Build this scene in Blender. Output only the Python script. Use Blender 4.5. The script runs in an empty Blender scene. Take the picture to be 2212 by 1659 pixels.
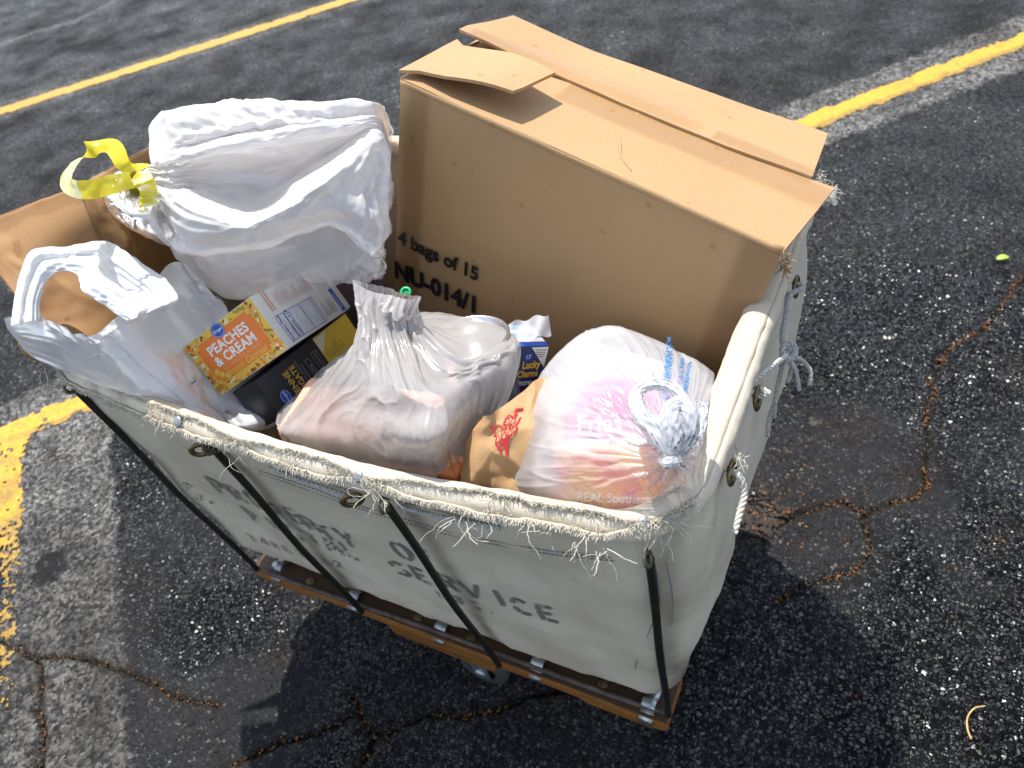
import bpy, bmesh, math, random
import numpy as np
from mathutils import Vector, Matrix, Euler

random.seed(7)
C = bpy.context.scene.collection
S = bpy.context.scene

# ------------------------------------------------------------------ camera, world, sun, exposure
CAM_POS = np.array([0.6449888765, -0.7882817549, 1.5120188607])
CAM_ROT = (0.7945011870, 0.1682032020, 0.4432730548)
F_PX = 1729.6333                       # focal length for a 2212 px wide picture
cd = bpy.data.cameras.new('camera')
cam = bpy.data.objects.new('camera', cd)
C.objects.link(cam)
cam.location = CAM_POS
cam.rotation_euler = CAM_ROT
cd.sensor_width = 36.0
cd.lens = 36.0 * F_PX / 2212.0
cd.clip_start = 0.02
cd.clip_end = 400
cd.dof.use_dof = True
cd.dof.focus_distance = 1.02
cd.dof.aperture_fstop = 6.0
S.camera = cam
SUN_TO = np.array([-0.30, 0.334, 1.0]); SUN_TO /= np.linalg.norm(SUN_TO)
world = bpy.data.worlds.new('World'); S.world = world; world.use_nodes = True
wn = world.node_tree
sky = wn.nodes.new('ShaderNodeTexSky'); sky.sky_type = 'NISHITA'; sky.sun_disc = False
sky.sun_elevation = math.asin(SUN_TO[2]); sky.sun_rotation = math.atan2(SUN_TO[0], SUN_TO[1])
sky.air_density = 1.0; sky.dust_density = 0.8
bg = wn.nodes['Background']; hs = wn.nodes.new('ShaderNodeHueSaturation'); hs.inputs['Saturation'].default_value = .62; wn.links.new(sky.outputs[0], hs.inputs['Color']); wn.links.new(hs.outputs[0], bg.inputs[0]); bg.inputs[1].default_value = 0.15
ld = bpy.data.lights.new('sun', 'SUN'); sun = bpy.data.objects.new('sun', ld); C.objects.link(sun)
ld.energy = 3.5; ld.angle = math.radians(0.53); ld.color = (1.0, 0.955, 0.88)
sun.rotation_euler = Vector(SUN_TO).to_track_quat('Z', 'Y').to_euler()
sun.location = (-2, 2, 6)
vs = S.view_settings
vs.view_transform = 'Standard'; vs.look = 'None'; vs.gamma = 1.0; vs.use_curve_mapping = False
vs.exposure = 0.78
S.cycles.max_bounces = 10; S.cycles.transparent_max_bounces = 16; S.cycles.caustics_reflective = False
S.cycles.sample_clamp_indirect = 6.0

_M = np.array(Euler(CAM_ROT).to_matrix())
def at(px, py, z):
    """World point at height z on the sight line through the picture point (2212 px wide scale)."""
    d = _M @ np.array([(px - 1106) / F_PX, -(py - 829.5) / F_PX, -1.0])
    return CAM_POS + d * ((z - CAM_POS[2]) / d[2])

# ------------------------------------------------------------------ noise
def _h(ix, iy, iz, seed):
    n = (ix * 374761393 + iy * 668265263 + iz * 2147483647 + seed * 1274126177) & 0xffffffff
    n = ((n ^ (n >> 13)) * 1274126177) & 0xffffffff
    n = ((n ^ (n >> 16)) * 2246822519) & 0xffffffff
    return ((n ^ (n >> 15)) & 0xffffff) / float(0xffffff)
def vnoise(p, seed=0):
    """value noise, p (...,3), result -1..1"""
    p = np.asarray(p, float); i = np.floor(p).astype(np.int64); f = p - i; f = f * f * f * (f * (f * 6 - 15) + 10)
    r = 0
    for dx in (0, 1):
        for dy in (0, 1):
            for dz in (0, 1):
                w = (f[..., 0] if dx else 1 - f[..., 0]) * (f[..., 1] if dy else 1 - f[..., 1]) * (f[..., 2] if dz else 1 - f[..., 2])
                r = r + w * _h(i[..., 0] + dx, i[..., 1] + dy, i[..., 2] + dz, seed)
    return r * 2 - 1
def fbm(p, octv=3, seed=0):
    p = np.asarray(p, float); r = 0; a = 1
    for k in range(octv):
        r = r + a * vnoise(p * 2 ** k + 17.3 * k, seed + k); a *= .5
    return r
def n2(x, y, scale, seed=0, octv=2):
    return fbm(np.stack([x * scale, y * scale, np.zeros_like(x) + .37], -1), octv, seed)
def worley2(x, y, cell, seed=0):
    gx, gy = x / cell, y / cell; ix, iy = np.floor(gx).astype(np.int64), np.floor(gy).astype(np.int64)
    best = np.full(x.shape, 9.0); val = np.zeros(x.shape)
    for dx in (-1, 0, 1):
        for dy in (-1, 0, 1):
            cx, cy = ix + dx, iy + dy
            px = cx + _h(cx, cy, cx * 0, seed); py = cy + _h(cx, cy, cx * 0 + 1, seed)
            d = np.hypot(gx - px, gy - py); m = d < best
            best = np.where(m, d, best); val = np.where(m, _h(cx, cy, cx * 0 + 2, seed), val)
    return best, val
def sstep(a, b, x):
    t = np.clip((x - a) / (b - a), 0, 1); return t * t * (3 - 2 * t)

# ------------------------------------------------------------------ mesh helpers
def tag(o, label=None, cat=None, group=None, kind=None):
    if label: o['label'] = label
    if cat: o['category'] = cat
    if group: o['group'] = group
    if kind: o['kind'] = kind
    return o
def empty(name, loc, label, cat, group=None):
    o = bpy.data.objects.new(name, None); C.objects.link(o); o.location = Vector(loc)
    o.empty_display_size = .1
    return tag(o, label, cat, group)
def put(o, parent):
    if parent is not None:
        o.parent = parent
        o.matrix_parent_inverse = Matrix.Translation(-ORIG.get(parent.name, Vector((0, 0, 0))))
        ORIG[o.name] = Vector((0, 0, 0)) + ORIG.get(o.name, Vector((0, 0, 0)))
    return o
ORIG = {}
def thing(name, loc, label, cat, group=None):
    o = empty(name, loc, label, cat, group); ORIG[o.name] = Vector(loc); return o
def mesh_obj(name, V, F, mat, parent=None, smooth=True, uv=None, attrs=None, sub=0):
    V = np.asarray(V, float).reshape(-1, 3)
    me = bpy.data.meshes.new(name)
    if isinstance(F, np.ndarray) and F.ndim == 2:
        n, k = F.shape
        me.vertices.add(len(V)); me.vertices.foreach_set('co', V.ravel().astype(np.float32))
        me.loops.add(n * k); me.loops.foreach_set('vertex_index', F.ravel().astype(np.int32))
        me.polygons.add(n); me.polygons.foreach_set('loop_start', (np.arange(n) * k).astype(np.int32))
        me.update(calc_edges=True); me.validate()
    else:
        me.from_pydata([tuple(v) for v in V], [], [tuple(int(i) for i in f) for f in F])
    if smooth and len(me.polygons): me.polygons.foreach_set('use_smooth', np.ones(len(me.polygons), bool))
    if uv is not None:
        l = me.uv_layers.new(name='UVMap'); li = np.empty(len(me.loops), np.int32); me.loops.foreach_get('vertex_index', li)
        l.data.foreach_set('uv', np.asarray(uv, np.float32)[li].ravel())
    for k, a in (attrs or {}).items():
        t = me.attributes.new(k, 'FLOAT', 'POINT'); t.data.foreach_set('value', np.asarray(a, np.float32).ravel())
    me.materials.append(mat)
    o = bpy.data.objects.new(name, me); C.objects.link(o)
    if sub:
        m = o.modifiers.new('sub', 'SUBSURF'); m.levels = m.render_levels = sub
    return put(o, parent)
class MB:
    """collects pieces into one mesh"""
    def __init__(s): s.v = []; s.f = []
    def add(s, V, F):
        b = len(s.v); s.v += [tuple(float(c) for c in p) for p in V]; s.f += [tuple(int(i) + b for i in f) for f in F]
        return s
    def box(s, c, ax, h, bev=0.0):
        """box: centre, 3 axes (rows, unit), half sizes"""
        c = np.asarray(c, float); ax = np.asarray(ax, float); h = np.asarray(h, float)
        bm = bmesh.new(); bmesh.ops.create_cube(bm, size=2.0)
        for v in bm.verts: v.co = Vector((v.co.x * h[0], v.co.y * h[1], v.co.z * h[2]))
        if bev: bmesh.ops.bevel(bm, geom=bm.edges[:], offset=bev, segments=2, affect='EDGES', profile=.6)
        bm.verts.index_update()
        V = [c + np.array(v.co) @ ax for v in bm.verts]; F = [[v.index for v in f.verts] for f in bm.faces]
        bm.free(); return s.add(V, F)
    def tube(s, P, r, n=8, cap=True):
        P = np.asarray(P, float); m = len(P); r = np.broadcast_to(np.asarray(r, float), (m,))
        T = np.gradient(P, axis=0); T /= np.linalg.norm(T, axis=1)[:, None] + 1e-12
        u = np.cross(T[0], [0.31, .2, .93]); u /= np.linalg.norm(u); V = []
        for i in range(m):
            u = u - T[i] * (u @ T[i]); u /= np.linalg.norm(u) + 1e-12; w = np.cross(T[i], u)
            for k in range(n):
                a = 2 * math.pi * k / n; V.append(P[i] + r[i] * (math.cos(a) * u + math.sin(a) * w))
        F = [(i * n + k, i * n + (k + 1) % n, (i + 1) * n + (k + 1) % n, (i + 1) * n + k) for i in range(m - 1) for k in range(n)]
        if cap: F += [tuple(range(n))[::-1], tuple((m - 1) * n + k for k in range(n))]
        return s.add(V, F)
    def disc_dome(s, c, nrm, r, h, n=14):
        nrm = np.asarray(nrm, float) / np.linalg.norm(nrm); u = np.cross(nrm, [.3, .9, .2]); u /= np.linalg.norm(u); w = np.cross(nrm, u)
        V = []; prof = [(1, 0), (1, .35), (.8, .75), (.45, .95)]
        for rr, hh in prof:
            for k in range(n):
                a = 2 * math.pi * k / n; V.append(np.asarray(c) + r * rr * (math.cos(a) * u + math.sin(a) * w) + nrm * h * hh)
        V.append(np.asarray(c) + nrm * h); L = len(prof)
        F = [(i * n + k, i * n + (k + 1) % n, (i + 1) * n + (k + 1) % n, (i + 1) * n + k) for i in range(L - 1) for k in range(n)]
        F += [((L - 1) * n + k, (L - 1) * n + (k + 1) % n, L * n) for k in range(n)]
        return s.add(V, F)
    def torus(s, c, nrm, R, r, n=22, m=8, sx=1.0):
        nrm = np.asarray(nrm, float) / np.linalg.norm(nrm); u = np.cross(nrm, [.02, .1, 1.0]); u /= np.linalg.norm(u); w = np.cross(nrm, u)
        V = []
        for i in range(n):
            a = 2 * math.pi * i / n; d = math.cos(a) * u + math.sin(a) * w
            for k in range(m):
                b = 2 * math.pi * k / m; V.append(np.asarray(c) + d * (R + r * math.cos(b)) + nrm * r * .6 * math.sin(b))
        F = [(i * m + k, ((i + 1) % n) * m + k, ((i + 1) % n) * m + (k + 1) % m, i * m + (k + 1) % m) for i in range(n) for k in range(m)]
        return s.add(V, F)
    def build(s, name, mat, parent=None, smooth=True):
        o = mesh_obj(name, s.v, s.f, mat, parent, smooth)
        return o
def autosmooth(o, ang=40):
    me = o.data
    bm = bmesh.new(); bm.from_mesh(me)
    for e in bm.edges:
        if len(e.link_faces) == 2 and e.calc_face_angle(0) > math.radians(ang): e.smooth = False
    bm.to_mesh(me); bm.free(); return o
def grid_faces(nu, nv, closed_v=False, flip=False):
    i = np.arange(nu - 1)[:, None]; j = np.arange(nv if closed_v else nv - 1)[None, :]
    a = i * nv + j; b = i * nv + (j + 1) % nv; c = (i + 1) * nv + (j + 1) % nv; d = (i + 1) * nv + j
    F = np.stack([a + 0 * b, b + 0 * a, c + 0 * a, d + 0 * a], -1).reshape(-1, 4)
    return F[:, ::-1] if flip else F
def cr(P, n, closed=False):
    """Catmull-Rom along axis 0 to n samples"""
    P = np.asarray(P, float); m = len(P)
    t = np.linspace(0, m if closed else m - 1, n, endpoint=not closed)
    i = np.minimum(np.floor(t).astype(int), (m - 1) if closed else (m - 2)); f = (t - i).reshape((-1,) + (1,) * (P.ndim - 1))
    g = (lambda k: P[k % m]) if closed else (lambda k: P[np.clip(k, 0, m - 1)])
    p0, p1, p2, p3 = g(i - 1), g(i), g(i + 1), g(i + 2)
    if not closed:
        p0 = np.where((i == 0).reshape(f.shape), 2 * p1 - p2, p0); p3 = np.where((i == m - 2).reshape(f.shape), 2 * p2 - p1, p3)
    return .5 * (2 * p1 + (p2 - p0) * f + (2 * p0 - 5 * p1 + 4 * p2 - p3) * f ** 2 + (3 * p1 - p0 - 3 * p2 + p3) * f ** 3)
def inside(q):
    """below the rim everything stays within the basket"""
    q = np.array(q, float)
    if q[2] < .80: q[0] = min(max(q[0], -.452), .470); q[1] = min(max(q[1], -.335), .318)
    elif q[2] < .90: q[0] = max(q[0], -.53); q[1] = min(q[1], .352)
    return q
def loft(rings, nu, nv, closed=True):
    R = np.array([[inside(at(*q) if len(q) == 3 and not isinstance(q, np.ndarray) else q) for q in r] for r in rings])
    G = cr(R, nu); return np.swapaxes(cr(np.swapaxes(G, 0, 1), nv, closed), 0, 1)
def normals(G, closed):
    du = np.gradient(G, axis=0)
    dv = (np.roll(G, -1, 1) - np.roll(G, 1, 1)) if closed else np.gradient(G, axis=1)
    n = np.cross(du, dv); return n / (np.linalg.norm(n, axis=-1, keepdims=True) + 1e-12)
def wrinkle(B, closed, gu, gv, goal, iters=160, seed=1, amp=.002, nscale=30, bend=.25, hard=None):
    """let a sheet with a little too much length buckle into folds around its base shape"""
    nu, nv = B.shape[:2]; N = normals(B, closed)
    P = B + N * (amp * fbm(B * nscale, 3, seed))[..., None]
    bu, bv = bend if isinstance(bend, tuple) else (bend, bend); gu = np.broadcast_to(np.asarray(gu, float), (nu, nv)); gv = np.broadcast_to(np.asarray(gv, float), (nu, nv))
    goal = np.broadcast_to(np.asarray(goal, float), (nu, nv))[..., None]
    def sl(du, dv):
        if closed: return None
        a = (slice(0, nu - du), slice(max(0, -dv), nv - max(0, dv))); b = (slice(du, nu), slice(max(0, dv), nv + min(0, dv))); return a, b
    types = []
    for du, dv, k in ((1, 0, 1), (0, 1, 1), (1, 1, .35), (1, -1, .35), (2, 0, bu), (0, 2, bv)):
        if closed:
            Q = np.roll(B, -dv, 1)[du:]; A = B[:nu - du]
            g = (gu * du + gv * abs(dv)) / (du + abs(dv)); g = g[:nu - du]
        else:
            a, b = sl(du, dv); Q = B[b]; A = B[a]; g = ((gu * du + gv * abs(dv)) / (du + abs(dv)))[a]
        if du == 2 or dv == 2: g = 1 + (g - 1) * .8
        types.append((du, dv, k, np.linalg.norm(Q - A, axis=-1) * g))
    for it in range(iters):
        acc = np.zeros_like(P)
        for du, dv, k, l0 in types:
            if closed:
                A = P[:nu - du]; Q = np.roll(P, -dv, 1)[du:]
                d = Q - A; L = np.linalg.norm(d, axis=-1) + 1e-9; c = d * (.5 * k * (1 - l0 / L))[..., None]
                acc[:nu - du] += c; acc[du:] -= np.roll(c, dv, 1)
            else:
                a, b = sl(du, dv); d = P[b] - P[a]; L = np.linalg.norm(d, axis=-1) + 1e-9
                c = d * (.5 * k * (1 - l0 / L))[..., None]; acc[a] += c; acc[b] -= c
        P = P + acc * .42
        P = P + goal * (B - P)
        if hard is not None: P = np.where(hard[..., None], B, P)
    return P
def creases(G, closed, amp, cu, cv, seed, sharp=5, mask=None):
    """sharp-edged folds: ridge lines of warped noise, stretched along the sheet"""
    nu, nv = G.shape[:2]; u = np.linspace(0, 1, nu)[:, None] + 0 * G[..., 0]; v = np.linspace(0, 1, nv, endpoint=not closed)[None] + 0 * G[..., 0]
    if closed: a, b = np.cos(2 * np.pi * v) * cv / 6.28, np.sin(2 * np.pi * v) * cv / 6.28
    else: a, b = v * cv, 0 * v
    q = np.stack([a, b, u * cu], -1); q = q + .45 * np.stack([fbm(q * .9 + 3, 2, seed + 11), fbm(q * .9 + 7, 2, seed + 12), fbm(q * .9 + 9, 2, seed + 13)], -1)
    r1 = 1 - np.abs(vnoise(q, seed)); r2 = 1 - np.abs(vnoise(q * 2.3 + 5, seed + 1)); r3 = 1 - np.abs(vnoise(q * 5.1 + 8, seed + 2))
    d = amp * (r1 ** sharp + .5 * r2 ** sharp + .22 * r3 ** sharp); d = d - d.mean()
    if mask is not None: d = d * mask
    N = normals(G, closed); c = G.mean((0, 1)); sg_ = np.sign(((G - c) * N).sum(-1).mean())
    return G + N * (sg_ * d)[..., None]
def up2(G, closed):
    nu, nv = G.shape[:2]
    G = cr(G, nu * 2 - 1); return np.swapaxes(cr(np.swapaxes(G, 0, 1), nv * 2 if closed else nv * 2 - 1, closed), 0, 1)
def sheet(name, G, closed, mat, parent, flip=False, attrs=None):
    nu, nv = G.shape[:2]
    uu, vv = np.meshgrid(np.linspace(0, 1, nu), np.linspace(0, 1, nv), indexing='ij')
    return mesh_obj(name, G.reshape(-1, 3), grid_faces(nu, nv, closed, flip), mat, parent, uv=np.stack([uu, vv], -1).reshape(-1, 2), attrs=attrs)
class Surf:
    """point + normal lookup on a grid, s and t in 0..1"""
    def __init__(s, G, closed, sign=1): s.G = G; s.N = normals(G, closed) * sign; s.closed = closed
    def __call__(s, u, v, off):
        nu, nv = s.G.shape[:2]; a = np.clip(np.asarray(u) * (nu - 1), 0, nu - 1.001); b = np.asarray(v) * (nv if s.closed else nv - 1)
        if not s.closed: b = np.clip(b, 0, nv - 1.001)
        i, j = a.astype(int), np.floor(b).astype(int); f, g = (a - i)[:, None], (b - j)[:, None]; w = lambda k: k % nv
        def L(A): return (A[i, w(j)] * (1 - f) + A[i + 1, w(j)] * f) * (1 - g) + (A[i, w(j + 1)] * (1 - f) + A[i + 1, w(j + 1)] * f) * g
        return L(s.G) + L(s.N) * off

# ------------------------------------------------------------------ lettering
_TXT = {}
def text2d(s, size=1.0, bold=0.0, xs=1.0, shear=0.0, align='LEFT', spacing=1.0):
    key = (s, bold, shear, spacing, align)
    if key not in _TXT:
        cu = bpy.data.curves.new('t', 'FONT'); cu.body = s; cu.size = 1.0; cu.offset = bold; cu.shear = shear; cu.resolution_u = 3
        cu.space_character = spacing; cu.align_x = align
        o = bpy.data.objects.new('t', cu); C.objects.link(o)
        me = bpy.data.meshes.new_from_object(o.evaluated_get(bpy.context.evaluated_depsgraph_get()))
        V = np.array([v.co[:2] for v in me.vertices]).reshape(-1, 2); F = [tuple(p.vertices) for p in me.polygons]
        bpy.data.objects.remove(o); bpy.data.curves.remove(cu); bpy.data.meshes.remove(me); _TXT[key] = (V, F)
    V, F = _TXT[key]
    return V * size * np.array([xs, 1.0]), F
class Print:
    """flat print on a face: p(x, y) -> world, collected per colour"""
    def __init__(s, fn): s.fn = fn; s.c = {}
    def add(s, col, V, F, lift=0):
        m = s.c.setdefault(col, MB()); m.add(s.fn(np.asarray(V, float).reshape(-1, 2), lift), F)
    def text(s, col, t, x, y, size, bold=0, xs=1, rot=0, shear=0, align='LEFT', lift=2, spacing=1.0):
        V, F = text2d(t, size, bold, xs, shear, align, spacing); a = math.radians(rot)
        V = V @ np.array([[math.cos(a), math.sin(a)], [-math.sin(a), math.cos(a)]]) + [x, y]
        s.add(col, V, F, lift)
    def rect(s, col, x0, y0, x1, y1, lift=1):
        s.add(col, [(x0, y0), (x1, y0), (x1, y1), (x0, y1)], [(0, 1, 2, 3)], lift)
    def poly(s, col, P, lift=1): s.add(col, P, [tuple(range(len(P)))], lift)
    def ell(s, col, x, y, rx, ry, rot=0, lift=1, n=20):
        a = np.linspace(0, 2 * np.pi, n, endpoint=False); c, si = math.cos(math.radians(rot)), math.sin(math.radians(rot))
        q = np.stack([rx * np.cos(a), ry * np.sin(a)], 1) @ np.array([[c, si], [-si, c]]) + [x, y]; s.poly(col, q, lift)
    def line(s, col, P, w, lift=1):
        P = np.asarray(P, float)
        for a, b in zip(P[:-1], P[1:]):
            d = b - a; n = np.array([-d[1], d[0]]) / (np.hypot(*d) + 1e-9) * w / 2
            s.add(col, [a - n, b - n, b + n, a + n], [(0, 1, 2, 3)], lift)
    def build(s, name, parent, mats):
        for col, m in s.c.items(): tag(m.build(name, mats[col], parent, smooth=False), kind='stuff')
def face_fn(O, ex, ey, off=.0003, step=.00012):
    O, ex, ey = (np.asarray(a, float) for a in (O, ex, ey)); n = np.cross(ex, ey); n /= np.linalg.norm(n)
    return lambda V, lift: O + V[:, :1] * ex + V[:, 1:2] * ey + n * (off + step * lift)

# ------------------------------------------------------------------ materials
class NT:
    def __init__(s, name):
        s.m = bpy.data.materials.new(name); s.m.use_nodes = True; s.t = s.m.node_tree
        s.b = s.t.nodes['Principled BSDF']; s.out = s.t.nodes['Material Output']
    def n(s, typ, **kw):
        x = s.t.nodes.new('ShaderNode' + typ)
        for k, v in kw.items():
            if k.startswith('i_'):
                key = k[2:]; key = int(key) if key.isdigit() else key.replace('_', ' '); sock = x.inputs[key]
                if isinstance(v, bpy.types.NodeSocket): s.t.links.new(v, sock)
                else: sock.default_value = v
            else: setattr(x, k, v)
        return x
    def set(s, **kw):
        for k, v in kw.items():
            sock = s.b.inputs[k.replace('_', ' ')]
            if isinstance(v, bpy.types.NodeSocket): s.t.links.new(v, sock)
            else: sock.default_value = v
    def coord(s, which='Object'): return s.n('TexCoord').outputs[which]
    def noise(s, vec, scale, detail=3, rough=.5, out='Fac'): return s.n('TexNoise', i_Vector=vec, i_Scale=scale, i_Detail=detail, i_Roughness=rough).outputs[out]
    def ramp(s, fac, stops):
        r = s.n('ValToRGB', i_Fac=fac); e = r.color_ramp.elements
        while len(e) < len(stops): e.new(.5)
        for a, (p, c) in zip(e, stops): a.position = p; a.color = tuple(c) + (1,) if len(c) == 3 else c
        return r.outputs[0]
    def mix(s, f, a, b, mode='MIX'):
        x = s.n('Mix', data_type='RGBA', blend_type=mode); L = s.t.links
        for sock, v in ((x.inputs[0], f), (x.inputs[6], a), (x.inputs[7], b)):
            if isinstance(v, bpy.types.NodeSocket): L.new(v, sock)
            else: sock.default_value = (tuple(v) + (1,) if hasattr(v, '__len__') and len(v) == 3 else v)
        return x.outputs[2]
    def math(s, op, a, b=0.0, clamp=False): return s.n('Math', operation=op, use_clamp=clamp, i_0=a, i_1=b).outputs[0]
    def bump(s, h, strength=.3, dist=.002, normal=None):
        x = s.n('Bump', i_Height=h, i_Strength=strength, i_Distance=dist)
        if normal is not None: s.t.links.new(normal, x.inputs['Normal'])
        return x.outputs[0]
    def attr(s, name): return s.n('Attribute', attribute_name=name).outputs['Fac']
def plain(name, col, rough=.6, metal=0.0, var=.12, scale=60, spec=.5, bump=0.0, coat=0.0):
    m = NT(name); c = m.coord(); f = m.noise(c, scale, 4)
    k = tuple(min(1, x * (1 - var)) for x in col); k2 = tuple(min(1, x * (1 + var)) for x in col)
    m.set(Base_Color=m.ramp(f, [(.3, k), (.7, k2)]), Roughness=rough, Metallic=metal, Specular_IOR_Level=spec, Coat_Weight=coat, Coat_Roughness=.1)
    if bump: m.set(Normal=m.bump(m.noise(c, scale * 6, 4), bump, .001))
    return m.m
M = {}
INK = {}
def ink(key, col, rough=.45): INK[key] = plain('ink_' + key, col, rough, var=.06, scale=300)
for k, c in dict(black=(.012, .012, .014), white=(.82, .80, .77), orange=(.80, .20, .025), yellow=(.78, .52, .06), gold=(.66, .42, .07),
                 blue=(.015, .08, .42), red=(.55, .03, .035), peach=(.80, .42, .16), brown=(.28, .07, .02), cream=(.82, .72, .50), green=(.02, .30, .12),
                 grey=(.28, .28, .30), teal=(.02, .16, .17), darkgrey=(.05, .05, .055), pink=(.75, .22, .50), plum=(.20, .015, .07), lightblue=(.10, .35, .75),
                 slate=(.09, .10, .12), pinkish=(.70, .33, .26), olive=(.42, .27, .02), navy=(.01, .03, .14), stencil=(.21, .20, .19), stamp=(.16, .05, .015)).items(): ink(k, c)

def asphalt():
    """tarred broken stone: each stone has its own facet; wet stone tops shine, the matt gaps are darkened as painted pit shade"""
    m = NT('wet_asphalt'); c = m.coord(); wet = m.attr('wet'); worn = m.attr('worn'); crack = m.attr('crack')
    V = lambda op, a, b: m.n('VectorMath', operation=op, i_0=a, i_1=b).outputs[0]
    wc_ = V('ADD', c, m.n('VectorMath', operation='SCALE', i_0=m.n('TexNoise', i_Vector=c, i_Scale=95.0, i_Detail=3.0).outputs['Color'], i_Scale=.013).outputs[0])
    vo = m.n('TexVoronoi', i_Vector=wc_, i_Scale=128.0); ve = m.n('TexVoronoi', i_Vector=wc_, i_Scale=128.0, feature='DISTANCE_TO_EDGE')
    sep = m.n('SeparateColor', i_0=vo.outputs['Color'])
    big = m.noise(c, 5.0, 5, .6); fine = m.noise(c, 300, 3)
    pud = m.noise(c, 5, 4, .6)
    w2 = m.math('ADD', wet, m.math('MULTIPLY', m.math('SUBTRACT', pud, .5), 1.7), clamp=True)
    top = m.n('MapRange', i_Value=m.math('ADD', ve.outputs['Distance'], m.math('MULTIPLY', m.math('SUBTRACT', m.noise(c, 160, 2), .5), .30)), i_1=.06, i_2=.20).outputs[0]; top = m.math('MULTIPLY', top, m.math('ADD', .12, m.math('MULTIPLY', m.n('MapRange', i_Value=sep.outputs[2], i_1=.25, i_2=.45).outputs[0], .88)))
    tar_shade = m.mix(wet, (.034, .034, .036), m.ramp(big, [(.3, (.0014, .0014, .0017)), (.7, (.004, .004, .0044))]))  # binder colour, with the shade of the pits between stones painted in
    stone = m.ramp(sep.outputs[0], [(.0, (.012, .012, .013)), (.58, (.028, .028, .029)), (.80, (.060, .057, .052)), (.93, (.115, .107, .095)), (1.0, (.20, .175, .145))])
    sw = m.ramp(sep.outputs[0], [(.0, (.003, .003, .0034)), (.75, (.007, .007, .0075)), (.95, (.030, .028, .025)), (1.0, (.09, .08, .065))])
    col = m.mix(top, tar_shade, m.mix(wet, stone, sw))
    wst = m.ramp(m.math('ADD', m.math('MULTIPLY', sep.outputs[1], .6), m.math('MULTIPLY', m.noise(c, 60, 4), .5)), [(.25, (.035, .034, .032)), (.55, (.11, .107, .10)), (.9, (.30, .29, .27))])
    col = m.mix(worn, col, wst)
    col = m.mix(crack, col, (.004, .0035, .003))
    dirt = m.attr('dirt'); col = m.mix(m.math('MULTIPLY', dirt, .5), col, (.030, .023, .015))
    tilt = V('MULTIPLY', V('SUBTRACT', vo.outputs['Color'], (.5, .5, .5)), (1.05, 1.05, 0))
    n0 = m.n('VectorMath', operation='NORMALIZE', i_0=V('ADD', tilt, (0, 0, 1))).outputs[0]
    h = m.math('ADD', m.math('MULTIPLY', m.math('MINIMUM', ve.outputs['Distance'], .22), 2.2), m.math('ADD', m.math('MULTIPLY', m.noise(c, 120, 2), .5), m.math('MULTIPLY', fine, .18)))
    bn = m.bump(h, .8, .0035, n0)
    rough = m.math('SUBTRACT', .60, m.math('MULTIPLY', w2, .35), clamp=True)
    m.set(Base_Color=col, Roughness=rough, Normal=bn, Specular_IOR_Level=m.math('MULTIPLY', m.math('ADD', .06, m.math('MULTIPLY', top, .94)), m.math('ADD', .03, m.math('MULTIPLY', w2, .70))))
    return m.m
def paint():
    m = NT('yellow_road_paint'); c = m.coord(); old = m.attr('old')
    f = m.noise(c, 70, 5); g = m.noise(c, 9, 3)
    vo = m.n('TexVoronoi', i_Vector=c, i_Scale=125.0); vo2 = m.n('TexVoronoi', i_Vector=c, i_Scale=330.0)
    y = m.ramp(f, [(.25, (.50, .25, .008)), (.6, (.68, .37, .012))])
    col = m.mix(old, y, m.ramp(f, [(.3, (.20, .12, .02)), (.7, (.42, .24, .02))]))
    h = m.math('ADD', m.math('SUBTRACT', 1.0, vo.outputs['Distance']), m.math('MULTIPLY', m.math('SUBTRACT', 1.0, vo2.outputs['Distance']), .4))
    m.set(Base_Color=col, Roughness=.42, Normal=m.bump(h, .55, .003), Specular_IOR_Level=.4)
    return m.m
def canvas(name, col, dirtcol, rib=0.0):
    m = NT(name); c = m.coord(); uv = m.n('TexCoord').outputs['UV']
    big = m.noise(c, 6, 5, .6); sp = m.noise(c, 90, 3)
    k = m.mix(m.ramp(big, [(.38, (0, 0, 0)), (.72, (1, 1, 1))]), col, dirtcol)
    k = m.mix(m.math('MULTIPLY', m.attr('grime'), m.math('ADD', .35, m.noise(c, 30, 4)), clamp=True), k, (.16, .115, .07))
    k = m.mix(m.ramp(sp, [(.62, (0, 0, 0)), (.8, (.5, .5, .5))]), k, tuple(x * .62 for x in col))
    st = m.n('SeparateXYZ', i_0=uv)
    w1 = m.n('TexWave', i_Vector=uv, i_Scale=260.0, i_Distortion=.6, bands_direction='X'); w2 = m.n('TexWave', i_Vector=uv, i_Scale=260.0, i_Distortion=.6, bands_direction='Y')
    weave = m.math('MULTIPLY', w1.outputs['Fac'], w2.outputs['Fac'])
    h = m.math('ADD', weave, m.math('MULTIPLY', m.noise(c, 260, 4), 1.2)); h = m.math('ADD', h, m.math('MULTIPLY', m.noise(c, 45, 4), 2.5))
    m.set(Base_Color=k, Roughness=.9, Specular_IOR_Level=.12, Normal=m.bump(h, .35, .0012), Sheen_Weight=.12)
    return m.m
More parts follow.
